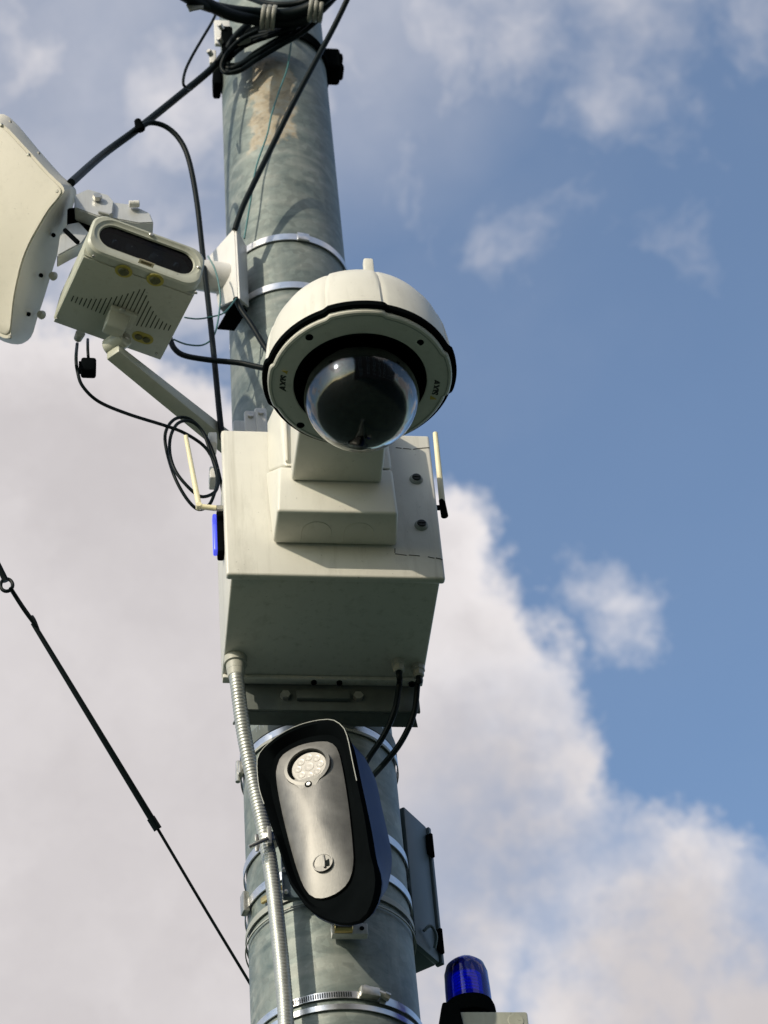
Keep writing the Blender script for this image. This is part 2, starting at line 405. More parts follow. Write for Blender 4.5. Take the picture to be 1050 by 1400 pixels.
def glass(name, col, ior, rough=0.0):
    m = bpy.data.materials.new(name); m.use_nodes = True; b = m.node_tree.nodes['Principled BSDF']
    b.inputs['Base Color'].default_value = col+(1,); b.inputs['Transmission Weight'].default_value = 1.0
    b.inputs['IOR'].default_value = ior; b.inputs['Roughness'].default_value = rough; return m
CLEAR = glass('clear_dome', (0.46, 0.51, 0.52), 1.5)
def wavy(m, sc_, st):
    nt = m.node_tree; tc = nt.nodes.new('ShaderNodeTexCoord'); n = nt.nodes.new('ShaderNodeTexNoise'); n.inputs['Scale'].default_value = sc_; n.inputs['Detail'].default_value = 1.5
    b = nt.nodes.new('ShaderNodeBump'); b.inputs['Strength'].default_value = st; b.inputs['Distance'].default_value = 0.01
    nt.links.new(tc.outputs['Object'], n.inputs[0]); nt.links.new(n.outputs[0], b.inputs['Height']); nt.links.new(b.outputs[0], nt.nodes['Principled BSDF'].inputs['Normal'])
wavy(CLEAR, 20, 0.16)
BLUEG = glass('blue_beacon_lens', (0.008, 0.025, 0.30), 1.45, 0.08)
PANE = glass('illuminator_pane', (0.12, 0.15, 0.18), 1.18)
def gloss(name, col, rough, spec=0.8, coat=1.0):
    m = mat(name, col, rough, var=0.1, spec=spec, coat=coat); return m
LENSBALL = mat('camera_inside', (0.0012, 0.0025, 0.003), 0.9, spec=0.0)
def emit(name, col, st, base):
    m = bpy.data.materials.new(name); m.use_nodes = True; b = m.node_tree.nodes['Principled BSDF']
    b.inputs['Base Color'].default_value = base+(1,); b.inputs['Emission Color'].default_value = col+(1,); b.inputs['Emission Strength'].default_value = st
    b.inputs['Roughness'].default_value = 0.3; return m
LEDBLUE = emit('blue_status_light', (0.10, 0.12, 1.0), 0.5, (0.05, 0.08, 0.6))
GLOWBLUE = emit('beacon_lamp', (0.05, 0.16, 1.0), 0.24, (0.15, 0.3, 0.9))

# ------------------------------------------------------------------ ground
def ground():
    m = bpy.data.materials.new('grass_ground'); m.use_nodes = True; nt = m.node_tree; N = nt.nodes; K = nt.links; b = N['Principled BSDF']
    tc = N.new('ShaderNodeTexCoord'); n = N.new('ShaderNodeTexNoise'); n.inputs['Scale'].default_value = 0.6; n.inputs['Detail'].default_value = 10
    K.new(tc.outputs['Object'], n.inputs[0]); r = N.new('ShaderNodeValToRGB')
    r.color_ramp.elements[0].color = (0.020, 0.038, 0.026, 1); r.color_ramp.elements[1].color = (0.045, 0.075, 0.05, 1)
    r.color_ramp.elements[0].position = 0.35; r.color_ramp.elements[1].position = 0.7
    K.new(n.outputs[0], r.inputs[0]); K.new(r.outputs[0], b.inputs['Base Color']); b.inputs['Roughness'].default_value = 0.9
    mb = MB(); mb.loft([[(3000*math.cos(a*math.pi/32), 3000*math.sin(a*math.pi/32), z) for a in range(64)] for z in (-0.5, 0.0)])
    me = bpy.data.meshes.new('ground'); mb.bm.to_mesh(me); mb.bm.free(); me.materials.append(m)
    o = bpy.data.objects.new('ground', me); C.objects.link(o); o['kind'] = 'structure'
ground()

# ------------------------------------------------------------------ building behind the camera (mirrored in the dome)
MW = Matrix.Identity(4)
bl = Thing('apartment_building', 'brown plastered apartment building behind the viewer, mirrored in the black dome', 'building', (18, -17, 0), M=MW)
WALLM = mat('plaster_wall', (0.11, 0.095, 0.08), 0.85, var=0.15, scale=1.5); ROOFM = mat('roof_tiles', (0.06, 0.045, 0.04), 0.8, var=0.2, scale=3)
mb = MB(); mb.box((-2.5, -25, 0), (38, -13, 17)); bl.part('wall', mb, WALLM)
mb = MB(); mb.loft([[(-3.2, -25.8, 17.01), (38.7, -25.8, 17.01), (38.7, -12.2, 17.01), (-3.2, -12.2, 17.01)], [(1, -19.2, 20.5), (34, -19.2, 20.5), (34, -18.8, 20.5), (1, -18.8, 20.5)]]); rf_ = bl.part('roof', mb, ROOFM)
for x in (6, 19): mb = MB(); mb.box((x, -18, 18.6), (x+1.1, -17, 22.0), 0.03); bl.part('chimney', mb, WALLM, rf_)
wm = None
for i in range(9):
    for k in range(5):
        x, z = 0+i*4.1, 2.0+k*3.1; mb = MB(); mb.box((x, -13.02, z), (x+1.4, -12.93, z+1.7), 0.02); w_ = bl.part('window', mb, BRW)
        mb = MB(); mb.box((x+0.12, -12.935, z+0.12), (x+1.28, -12.92, z+1.58)); bl.part('pane', mb, DGREY, w_)

# ------------------------------------------------------------------ pole
pole = Thing('metal_pole', 'tall tapered galvanised steel pole with a rusty chalk stain, carrying all the equipment', 'pole', (0, 0, 0))
mb = MB(); zs = [0.02+0.28*i for i in range(30)]
mb.lathe([(pole_r(z), z) for z in zs], 96); pole.part('shaft', mb, GALV)
mb = MB(); mb.box((-0.26, -0.26, 0.0), (0.26, 0.26, 0.025), 0.004); pole.part('base_plate', mb, GALV)

def band_mesh(z, h, a0=0.0, a1=360.0, lift=0.003, thick=0.002, tilt=0.0, seg=96, mb=None):
    'thin steel band round the pole; angle 0 faces the viewer, positive to the right'
    mb = mb or MB(); n = max(3, int(seg*abs(a1-a0)/360)); rings = []
    full = abs(a1-a0) >= 360
    for i in range(n if full else n+1):
        a = rad(a0+(a1-a0)*i/n); zz = z + tilt*math.sin(a)
        c, s = math.sin(a), -math.cos(a); r0 = pole_r(z)+lift
        rings.append([(c*r, s*r, q) for r, q in ((r0, zz-h/2), (r0+thick, zz-h/2), (r0+thick, zz+h/2), (r0, zz+h/2))])
    mb.loft(rings, loop=full); return mb
def on_pole(a, z, lift=0.0):
    a = rad(a); r = pole_r(z)+lift; return Vector((math.sin(a)*r, -math.cos(a)*r, z))
def pole_M(a, z, lift=0.0):
    'local frame on the pole surface: x along the girth, y inward, z up'
    return Matrix.Translation(on_pole(a, z, lift)) @ Matrix.Rotation(rad(a), 4, 'Z')

# ------------------------------------------------------------------ equipment cabinet
cab = Thing('equipment_cabinet', 'large off white equipment cabinet on the pole below the dome camera', 'cabinet', (0, -0.175, 4.668))
mb = MB(); mb.box((-0.187, -0.452, 4.668), (0.1735, -0.178, 5.008), 0.004, 3); cab.part('body', mb, WHITE)
mb = MB(); mb.box((-0.196, -0.462, 4.661), (0.1805, -0.446, 5.016), 0.005, 3); door = cab.part('door', mb, WHITE)
mb = MB(); mb.box((-0.186, -0.197, 4.659), (0.1725, -0.180, 4.6675), 0.002); cab.part('rear_lip', mb, WHITE)
for px in (428, 463):
    p = hz(px, 939, 4.66); mb = MB(); mb.cyl((p.x, -0.189, 4.6545), (p.x, -0.189, 4.661), 0.0052, bevel=0.001); cab.part('screw', mb, BLKP)
p = hz(562, 940, 4.66); mb = MB(); mb.cyl((p.x, -0.189, 4.6545), (p.x, -0.189, 4.661), 0.006, bevel=0.001); cab.part('screw', mb, BLKP)
for px, py in ((569, 655), (576, 718)):
    p = hv(px, py, 0.463); mb = MB()
    mb.cyl((p.x, -0.459, p.z), (p.x, -0.467, p.z), 0.0125, 0.0115, 28, 0.002)
    lk = cab.part('lock', mb, GREYP, door)
    mb = MB(); mb.cyl((p.x, -0.4668, p.z), (p.x, -0.4705, p.z), 0.0078, None, 24, 0.001)
    M = Matrix.Translation((p.x, -0.471, p.z)); mb.box((-0.0065, -0.0012, -0.0012), (0.0065, 0.0012, 0.0012), M=M); cab.part('key_slot', mb, GREYP if False else INK, None)
for (x0, y0), (x1, y1) in (((540, 757), (556, 759)), ((559, 759), (574, 760)), ((585, 761), (594, 763)), ((596, 763), (605, 765)), ((541, 612), (549, 613)), ((551, 613), (562, 614)), ((565, 614), (587, 612)), ((540, 756), (540, 750))):
    a = hv(x0, y0, 0.4622); b = hv(x1, y1, 0.4622); w = random.uniform(0.0007, 0.0012); mb = MB()
    mb.tube([Vector((p.x, -0.4621, p.z+random.uniform(-w, w)*0.5)) for p in (a, a.lerp(b, 0.35), a.lerp(b, 0.7), b)], w, 6, 3); cab.part('pen_line', mb, GRAY_MARK, door)
# corner tabs on top
for px, py in ((342, 574), (356, 570)):
    p = hv(px, py, 0.19); mb = MB(); mb.box((p.x-0.012, -0.20, 4.99), (p.x+0.012, -0.185, p.z+0.018), 0.005, 3); t = cab.part('mounting_tab', mb, BRW)
    mb = MB(); mb.cyl((p.x, -0.199, p.z), (p.x, -0.205, p.z), 0.006, bevel=0.001); cab.part('bolt', mb, BOLT, t)
for px, py in ((297, 618), (295, 665)):
    p = hv(px, py, 0.22); mb = MB(); mb.box((-0.203, -0.26, p.z-0.016), (-0.1865, -0.225, p.z+0.014), 0.003); cab.part('hinge', mb, BRW)
# cable glands underneath
def gland(px, py, r, h):
    p = hz(px, py, 4.668); mb = MB()
    prof = [(r, 4.6685), (r, 4.6685-h*0.45), (r*0.84, 4.6685-h*0.5), (r*0.8, 4.6685-h*0.9), (r*0.62, 4.6685-h)]
    mb.lathe(prof[::-1], 8 if r < 0.02 else 40, Matrix.Translation((p.x, p.y, 0))); cab.part('cable_gland', mb, GLAND); return Vector((p.x, p.y, 4.6685-h))
g0 = gland(322, 900, 0.0205, 0.034); g1 = gland(544, 904, 0.0125, 0.026); g2 = gland(571, 911, 0.0125, 0.026)

# ------------------------------------------------------------------ strut rail under the cabinet
rail = Thing('mounting_rail', 'dark steel channel rail clamped across the pole directly under the off white cabinet', 'bracket', (0, -0.15, 4.63))
mb = MB(); mb.box((-0.166, -0.178, 4.602), (0.165, -0.172, 4.6665), 0.0015); rail.part('web', mb, RAILM)
mb = MB(); mb.hexa([(-0.156, -0.172, 4.602), (0.155, -0.172, 4.602), (0.165, -0.135, 4.602), (-0.166, -0.135, 4.602),
                    (-0.156, -0.172, 4.606), (0.155, -0.172, 4.606), (0.165, -0.135, 4.606), (-0.166, -0.135, 4.606)]); rail.part('flange', mb, RAILM)
for x in (-0.128, -0.06, 0.06, 0.13):
    mb = MB(); mb.box((x-0.003, -0.1775, 4.618), (x+0.003, -0.1755, 4.640), 0.0008); rail.part('slot', mb, HOLE if x > -0.1 else STEEL)
mb = MB(); mb.box((-0.055, -0.188, 4.622), (0.04, -0.177, 4.640), 0.002); rail.part('clamp_bar', mb, RAILM)
for x in (-0.075, 0.055):
    mb = MB(); mb.cyl((x, -0.176, 4.632), (x, -0.187, 4.632), 0.009, seg=6); rail.part('bolt', mb, BOLT)
mb = band_mesh(4.628, 0.03, -78, 78, 0.002, 0.003); rail.part('saddle', mb, RAILM)

# ------------------------------------------------------------------ dome camera
JB = Thing('wall_box', 'white junction box with two round knockouts fixed on the cabinet front', 'junction box', (0, -0.462, 4.84))
vj = -0.5445
mb = MB()
def jb(z0, z1, f0, f1):
    return [(-0.114, -0.4635, z0), (0.1015, -0.4635, z0), (0.0945, vj, f0), (-0.1135, vj, f0), (-0.121, -0.4635, z1), (0.100, -0.4635, z1), (0.092, vj, f1), (-0.106, vj, f1)]
pts = jb(4.7335, 4.907, 4.7335, 4.84); mb.hexa(pts, 0.006, 3); base = JB.part('cover', mb, CAMW)
mb = MB(); mb.hexa([(-0.1165, -0.4635, 4.9085), (0.0995, -0.4635, 4.9085), (0.0915, vj, 4.8415), (-0.0965, vj, 4.8415), (-0.114, -0.4635, 5.035), (0.096, -0.4635, 5.035), (0.088, vj+0.004, 5.025), (-0.098, vj+0.004, 5.025)], 0.006, 3)
JB.part('upper_cover', mb, CAMW)
for px in (430, 488):      # arched knockouts moulded in the underside
    a = hz(px, 746, 4.7335); mb = MB(); pts = []
    yb = -0.468; r = 0.0255
    for i in range(17):
        t = math.pi*i/16; pts.append((a.x+r*math.cos(t), yb-0.026-r*1.0*math.sin(t), 4.7333))
    pts = [(a.x+r, yb, 4.7333)]+pts+[(a.x-r, yb, 4.7333)]
    mb.tube(pts, 0.0009, 6, 1); JB.part('knockout', mb, CAMW, base)

dome_c = hz(492, 513, 4.705)
DC = Vector((-0.0075, dome_c.y, 4.705)); DR = 0.1525
dm = Thing('dome_camera', 'round white dome security camera with black glossy bubble in the centre of the view', 'security camera', tuple(DC))
T = Matrix.Translation(DC)
cap = MB(); prof = [(0.150, 0.000), (0.1505, 0.010), (0.1485, 0.034), (0.145, 0.062), (0.138, 0.088), (0.126, 0.111), (0.108, 0.129), (0.083, 0.141), (0.05, 0.147), (0.0, 0.148)]
def capring(r, z, seg=192):
    out = []
    for i in range(seg):
        a = 360*i/seg; q = ((a+90+45+8) % 90)-45      # four panels, seam lines either side of each
        f = 1.0
        rel = abs(q); 
        if r > 0.09:
            if rel < 17: f = 1.012
            elif rel < 19: f = 0.99
        out.append((r*f*math.cos(rad(a)), r*f*math.sin(rad(a)), z))
    return out
cap.loft([capring(max(r, 0.001), z) for r, z in prof], M=T); dm.part('housing', cap, CAMW)
def flange(r, z, seg=192, up=0.0105):
    out = []
    for i in range(seg):
        a = 360*i/seg; q = abs(((a+90+45+8) % 90)-45)
        f = 1.0+0.028*max(0, min(1, (19-q)/2.0))
        out.append((r*f*math.cos(rad(a)), r*f*math.sin(rad(a)), z))
    return out
g = MB(); g.loft([flange(0.1475, -0.007), flange(0.1510, -0.006), flange(0.1522, -0.003), flange(0.1522, 0.0025), flange(0.149, 0.004)], M=T); dm.part('gasket', g, BLKP)
# lower trim ring: annulus with a recess for the bubble
tr = MB()
rings = [flange(0.1440, -0.0075), flange(0.1440, -0.0125), flange(0.1420, -0.0145)]
seg = 192
def circ(r, z): return [(r*math.cos(2*math.pi*i/seg), r*math.sin(2*math.pi*i/seg), z) for i in range(seg)]
rings += [circ(0.110, -0.0195), circ(0.1075, -0.0195), circ(0.1065, -0.0175)]
tr.loft(rings, cap0=False, cap1=False, M=T); ring = dm.part('trim_ring', tr, CAMW)
tr = MB(); tr.loft([circ(0.1065, -0.0190), circ(0.1055, -0.012), circ(0.101, 0.012), circ(0.097, 0.014)], cap0=False, cap1=True, M=T); dm.part('inner_gasket', tr, BLKP)
# small groove line round the ring
tr = MB(); tr.loft([flange(0.1385, -0.0150), flange(0.1385, -0.0158), flange(0.1368, -0.0160), flange(0.1368, -0.0151)], loop=True, M=T); dm.part('groove', tr, GREYP, ring)
BUB_R, BUB_Z = 0.0925, -0.046
bub = MB(); outer = [(BUB_R, 0.010), (BUB_R, BUB_Z)]; inner = []
for i in range(1, 25):
    a = math.pi/2*i/24; outer.append((max(BUB_R*math.cos(a), 1e-4), BUB_Z-BUB_R*math.sin(a)))
RI = BUB_R-0.0042
inner = [(max(RI*math.cos(math.pi/2*i/24), 1e-4), BUB_Z-RI*math.sin(math.pi/2*i/24)) for i in range(24, -1, -1)]+[(RI, 0.010)]
bub.lathe(outer+inner, 96, T, loop=True)
# join rim
bubble = dm.part('bubble', bub, CLEAR)
core = MB(); pr_ = [(0.083, 0.009), (0.0878, -0.02), (0.0878, BUB_Z)]
for i in range(1, 17):
    a = math.pi/2*i/16; pr_.append((max(0.0878*math.cos(a), 1e-4), BUB_Z-0.0878*math.sin(a)))
core.lathe(pr_, 72, T); dm.part('lens_cover', core, LENSBALL)
for px, py in ((423, 461), (574, 468), (411, 581)):
    p = hz(px, py, DC.z-0.016); mb = MB(); mb.cyl((p.x, p.y, DC.z-0.012), (p.x, p.y, DC.z-0.0178), 0.0065, bevel=0.001)
    mb.box((p.x-0.004, p.y-0.0008, DC.z-0.0186), (p.x+0.004, p.y+0.0008, DC.z-0.0176)); dm.part('screw', mb, BOLT if False else BLKP)
p = hz(506, 362, DC.z+0.12)
mb = MB(); mb.box((p.x-0.008, p.y+0.010, DC.z+0.10), (p.x+0.008, p.y+0.026, DC.z+0.1495), 0.003); dm.part('lifting_eye', mb, CAMW)
def text_mesh(txt, size, extrude=0.0004, shear=0.25, bold=0.0):
    cu = bpy.data.curves.new('t', 'FONT'); cu.body = txt; cu.size = size; cu.extrude = extrude; cu.shear = shear; cu.align_x = 'CENTER'; cu.align_y = 'CENTER'; cu.offset = bold
    o = bpy.data.objects.new('t', cu); C.objects.link(o); dg = bpy.context.evaluated_depsgraph_get(); dg.update()
    me = bpy.data.meshes.new_from_object(o.evaluated_get(dg)); bpy.data.objects.remove(o); return me
for side, px, py in ((-1, 388, 524), (1, 595, 528)):
    p = hz(px, py, DC.z-0.0168)
    # read from below, letter tops outward
    t = text_mesh('AXIS', 0.0155, bold=0.0006)
    bm_ = MB(); bm_.bm.from_mesh(t); bpy.data.meshes.remove(t)
    # text x -> along -side y (seen from below), text y -> outward
    xa = Vector((0, side, 0)); ya = Vector((side, 0, 0)); za = xa.cross(ya)
    slope = Vector((0, 0, 0.0))
    Mt = Matrix((xa, ya, za)).transposed().to_4x4(); Mt.translation = Vector((p.x, p.y, DC.z-0.0178))
    bm_.xf(bm_.bm.verts, Mt)
    tri = MB(); tx = 0.023
    for yy in (-0.0045,):
        P = [(tx-0.004 , -0.0055), (tx+0.005, -0.0055), (tx+0.005, 0.0055)]
        tri.loft([[Mt @ Vector((x, y, q)) for x, y in P] for q in (-0.0004, 0.0004)])
    dm.part('brand_lettering', bm_, INK, ring); dm.part('logo_triangle', tri, GOLD, ring)
# arm from the junction box to the camera
mb = MB(); y1 = DC.y-0.035
mb.hexa([(-0.086, vj+0.001, 4.806), (0.0715, vj+0.001, 4.806), (0.062, y1, 4.806), (-0.077, y1, 4.806), (-0.082, vj+0.001, 4.93), (0.068, vj+0.001, 4.93), (0.055, y1+0.02, 4.872), (-0.07, y1+0.02, 4.872)], 0.006, 3)
dm.part('arm', mb, CAMW)
mb = MB(); mb.hexa([(-0.094, vj-0.0055, 4.851), (-0.0895, vj-0.0055, 4.851), (-0.0895, vj+0.0005, 4.851), (-0.094, vj+0.0005, 4.851), (-0.092, vj-0.0055, 4.99), (-0.0875, vj-0.0055, 4.99), (-0.0875, vj+0.0005, 4.99), (-0.092, vj+0.0005, 4.99)], 0.0015)
JB.part('edge_rib', mb, CAMW)

# ------------------------------------------------------------------ stub antennas on the cabinet sides
ga = 'thin ivory whip antennas on the cabinet sides'
an = Thing('whip_antenna', 'ivory whip antenna on the right side of the white cabinet', 'antenna', tuple(hv(606, 704, 0.38)), group=ga)
a, b = hv(605, 690, 0.38), hv(595, 592, 0.38)
mb = MB(); mb.cyl(a, b, 0.0058, 0.0048, 16, 0.001); an.part('rod', mb, IVORY)
mb = MB(); mb.cyl(hv(608, 706, 0.38), hv(604, 684, 0.38), 0.0068, 0.0058, 16, 0.001); mb.cyl((0.176, -0.38, a.z-0.008), (a.x, -0.38, a.z-0.008), 0.005, None, 14); an.part('swivel_base', mb, BLKP)
an = Thing('whip_antenna', 'ivory whip antenna on the left side of the white cabinet, bent at a swivel joint', 'antenna', tuple(hv(297, 695, 0.36)), group=ga)
a, b, c = hv(254, 596, 0.36), hv(272, 692, 0.36), hv(296, 695, 0.36)
mb = MB(); mb.cyl(a, b, 0.0042, 0.0052, 16, 0.001); an.part('rod', mb, IVORY)
mb = MB(); mb.cyl(b+Vector((0, 0, -0.001)), c, 0.0052, 0.0052, 14, 0.001); mb.cyl(b+Vector((0, 0.006, 0)), b-Vector((0, 0.006, 0)), 0.0058, None, 14, 0.001); an.part('swivel_base', mb, IVORY)
mb = MB(); mb.cyl(c, (-0.186, -0.36, c.z+0.002), 0.0058, None, 6); an.part('connector_nut', mb, BOLT)
p, q = hv(297, 702, 0.33), hv(297, 760, 0.33)
ld = Thing('status_light', 'small glowing blue indicator lamp in a black holder on the left side of the cabinet', 'lamp', tuple(q))
mb = MB(); mb.box((-0.199, p.y-0.014, q.z), (-0.187, p.y+0.014, p.z), 0.003); ld.part('holder', mb, BLKP)
mb = MB(); mb.box((-0.2065, p.y-0.009, q.z+0.006), (-0.1985, p.y+0.009, p.z-0.008), 0.0035, 3); ld.part('lens', mb, LEDBLUE)

# ------------------------------------------------------------------ conduit and the two cables below the cabinet
def pts3(L): return [hv(x, y, v) for x, y, v in L]
cpts = [Vector((g0.x, g0.y, g0.z+0.01)), Vector((g0.x+0.001, g0.y, g0.z-0.02)), hv(333, 1000, 0.215), hv(347, 1070, 0.195), hv(362, 1140, 0.18), hv(372, 1200, 0.172), hv(380, 1270, 0.17), hv(387, 1340, 0.17), hv(391, 1400, 0.17), hv(393, 1500, 0.172), Vector((-0.045, -0.176, 3.4))]
cpts = resample(catmull(cpts, 24), 0.0016)
cd_ = Thing('flexible_conduit', 'ribbed grey steel conduit running down the pole from the left corner of the cabinet', 'conduit', tuple(g0))
mb = MB(); mb.tube(cpts, 0.0128, 18, 1, ripple=0.035); cd_.part('hose', mb, mat('conduit_steel', (0.42, 0.43, 0.40), 0.4, metal=0.6, var=0.12, scale=50))
mb = MB(); mb.tube([cpts[-1], cpts[-1]+Vector((0, 0, -0.3)), Vector((-0.045, -0.19, 0.05))], 0.0122, 14, 4); cd_.part('lower_run', mb, GREYP)
mb = MB(); mb.cyl(g0+Vector((0, 0, 0.008)), g0+Vector((0, 0, -0.012)), 0.0165, 0.0145, 24, 0.002); cd_.part('end_ferrule', mb, GLAND)
for k, (g, L) in enumerate(((g1, [(546, 935, 0.215), (540, 970, 0.20), (525, 1005, 0.17), (505, 1035, 0.155), (490, 1060, 0.15)]), (g2, [(571, 935, 0.21), (566, 975, 0.19), (548, 1015, 0.165), (520, 1050, 0.15), (495, 1075, 0.15)]))):
    mb = MB(); P = [g+Vector((0, 0, 0.006)), g+Vector((0, 0, -0.012))]+pts3(L); mb.tube(P, 0.0054, 10)
    Thing('black_cable', ('inner', 'outer')[k]+' of the two black cables curving from the cabinet underside behind the blue unit', 'cable', tuple(g), mb=mb, mat=BLACK, group='black cables below the cabinet')
# wing clamp on the conduit
p = hv(370, 1152, 0.18)
wc = Thing('conduit_clip', 'zinc wing bolt clamp gripping the ribbed conduit left of the blue unit', 'clamp', tuple(p))
mb = MB(); q = hv(367, 1150, 0.178); mb.cyl(q+Vector((-0.001, 0, 0.009)), q+Vector((0.004, 0, -0.009)), 0.0165, None, 24, 0.002); wc.part('collar', mb, BOLT)
mb = MB(); a, b = hv(340, 1158, 0.20), hv(366, 1146, 0.20); mb.cyl(a, b, 0.0035, None, 12); wc.part('bolt', mb, BOLT)
c = hv(352, 1152, 0.20); mb = MB()
for s_ in (-1, 1): mb.hexa([c+Vector((-0.004, -0.001, 0.003*s_)), c+Vector((0.004, -0.001, 0.003*s_)), c+Vector((0.004, 0.002, 0.003*s_)), c+Vector((-0.004, 0.002, 0.003*s_)), c+Vector((-0.004, -0.001, 0.018*s_)), c+Vector((0.002, -0.001, 0.018*s_)), c+Vector((0.002, 0.002, 0.018*s_)), c+Vector((-0.004, 0.002, 0.018*s_))], 0.0012)
wc.part('wing_nut', mb, BOLT)
mb = MB(); d = hv(368, 1140, 0.196); mb.box((d.x-0.003, d.y-0.002, d.z-0.02), (d.x+0.004, d.y+0.02, d.z+0.016), 0.001); wc.part('jaw', mb, BOLT)

# ------------------------------------------------------------------ bands round the lower shaft
gb = 'steel bands round the lower pole'
def pband(px, py, h, label, mat_=STEEL, lift=0.003, a0=0, a1=360, extra=None):
    p = hp(px, py); mb = band_mesh(p.z, h, a0, a1, lift); t = Thing('steel_band', label, 'band', (0, 0, p.z), group=gb); t.part('strap', mb, mat_); return t, p.z
pband(528, 1003, 0.012, 'upper narrow steel band in the shade just under the cabinet rail')
pband(524, 1018, 0.019, 'broad steel band in the shade just under the cabinet rail')
pband(545, 1163, 0.017, 'broad steel band beside the middle of the blue unit')
t, z = pband(542, 1210, 0.017, 'broad steel band beside the foot of the blue unit')
mb = MB(); M = pole_M(-78, z, 0.004); mb.box((-0.010, -0.012, -0.020), (0.010, 0.0, 0.022), 0.003, M=M); bk = t.part('buckle', mb, BOLT)
t, z = pband(545, 1243, 0.012, 'thin double steel band below the foot of the blue unit', GREYP)
mb = band_mesh(z-0.022, 0.003, lift=0.004); t.part('wire_ring', mb, GREYP)
mb = MB(); M = pole_M(-48, z+0.018, 0.004); mb.box((-0.020, -0.007, -0.006), (0.020, 0.0, 0.006), 0.002, M=M); mb.cyl(M @ Vector((0.022, -0.006, 0)), M @ Vector((0.030, -0.006, 0.004)), 0.0055, seg=6); t.part('screw_housing', mb, BRASS)
p = hp(338, 1060)
t, z = pband(335, 1052, 0.006, 'thin dark band with a bolt lug on the left side of the pole', GREYP)
mb = MB(); M = pole_M(-83, z, 0.003); mb.box((-0.012, -0.010, -0.014), (0.012, 0.0, 0.014), 0.003, M=M); mb.cyl(M @ Vector((0, -0.008, 0.02)), M @ Vector((0, -0.010, -0.026)), 0.0045, seg=10); t.part('lug', mb, BOLT)
# worm drive clamp near the bottom of the frame
hc = Thing('hose_clamp', 'slotted worm drive hose clamp round the pole near the bottom of the frame', 'clamp', (0, 0, hp(460, 1362).z))
z = hc.base.z; mb = band_mesh(z, 0.013, lift=0.003); st = hc.part('strap', mb, STEEL)
for i in range(26):
    mb = MB(); M = pole_M(-34+1.5*i, z, 0.0052); mb.box((-0.0008, -0.0006, -0.0045), (0.0008, 0.0006, 0.0045), M=M); hc.part('slot', mb, HOLE, st)
M = pole_M(16, z+0.001, 0.005)
mb = MB(); mb.box((-0.020, -0.014, -0.008), (0.014, 0.001, 0.010), 0.003, 2, M=M); hc.part('screw_housing', mb, BOLT)
mb = MB(); mb.cyl(M @ Vector((-0.014, -0.008, 0.008)), M @ Vector((0.024, -0.008, -0.001)), 0.006, None, 16, 0.001); mb.cyl(M @ Vector((0.022, -0.008, 0)), M @ Vector((0.031, -0.008, -0.003)), 0.0072, seg=6); hc.part('screw', mb, BOLT)
mb = band_mesh(z-0.007, 0.010, 22, 42, 0.007, 0.0015, tilt=0.0); hc.part('loose_tail', mb, STEEL)
pband(395, 1393, 0.010, 'narrow steel band low on the pole below the hose clamp')

# ------------------------------------------------------------------ blue and black wall unit with a silver face
YAW = rad(-14)
fo = hv(425, 1110, 0.30)          # centre of the silver face
MP = ML @ Matrix.Translation(fo) @ Matrix.Rotation(YAW-TH, 4, 'Z')      # x right, y away, z up
MPI = MP.inverted()
def fp(px, py, y=0.0):
    o = MPI @ CAM; d = MPI.to_3x3() @ ray(px, py); s = (y-o.y)/d.y; p = o+d*s; return (p.x, p.z)
def z7(L): return [(310+x/3.387, 960+y/3.387) for x, y in L]
su = Thing('siren_unit', 'blue and black siren unit with brushed silver face and round lamp window', 'siren', (0, 0.13, 0), M=MP)
face_px = z7([(229, 345), (236, 290), (262, 243), (345, 198), (450, 182), (500, 202), (526, 260), (560, 450), (583, 660), (585, 760), (560, 838), (500, 890), (430, 910), (380, 888), (338, 810), (290, 650), (248, 470)])
F2 = smooth2([fp(x, y) for x, y in face_px], 4)
cen = sum(F2, Vector((0, 0)))/len(F2)
def off2(P, d):
    n = len(P); out = []
    for i in range(n):
        t = (P[(i+1) % n]-P[i-1]).normalized(); out.append(P[i]+Vector((t.y, -t.x))*d)
    return out
area = sum(F2[i].x*F2[(i+1) % len(F2)].y-F2[(i+1) % len(F2)].x*F2[i].y for i in range(len(F2)))
sg = 1 if area > 0 else -1
bez_px = z7([(138, 300), (140, 262), (165, 215), (245, 148), (350, 98), (470, 76), (528, 98), (560, 150), (590, 290), (640, 525), (668, 700), (692, 800), (688, 890), (655, 985), (595, 1030), (490, 1022), (385, 965), (330, 895), (290, 835), (240, 680), (180, 500), (148, 400)])
B2 = smooth2([fp(x, y, -0.012) for x, y in bez_px], 4)
nF = 96
def rs(P, n):
    P = [Vector(p) for p in P]; P2 = P+[P[0]]; L = [0]
    for a, b in zip(P2, P2[1:]): L.append(L[-1]+(b-a).length)
    out = []; j = 0
    for i in range(n):
        s = L[-1]*i/n
        while L[j+1] < s: j += 1
        out.append(P2[j].lerp(P2[j+1], (s-L[j])/max(L[j+1]-L[j], 1e-9)))
    return out
def ang(P, n):
    'resample an outline at equal angles about its centre'
    P = rs(P, 600); c = cen; out = []
    A_ = sorted(((math.atan2(p.y-c.y, p.x-c.x)) % (2*math.pi), p) for p in P)if False else None
    S = sorted([((math.atan2(p.y-c.y, p.x-c.x)) % (2*math.pi), i) for i, p in enumerate(P)])
    k = 0
    for i in range(n):
        a = 2*math.pi*i/n
        while k < len(S)-1 and S[k][0] < a: k += 1
        out.append(P[S[k][1]])
    return out
fa = ang(F2, nF); ba = ang(B2, nF)
def ringy(P, y): return [(p.x, y if not callable(y) else y(p), p.y) for p in P]
def sc2(P, k, kz=None): return [Vector((cen.x+(p.x-cen.x)*k, cen.y+(p.y-cen.y)*(kz or k))) for p in P]
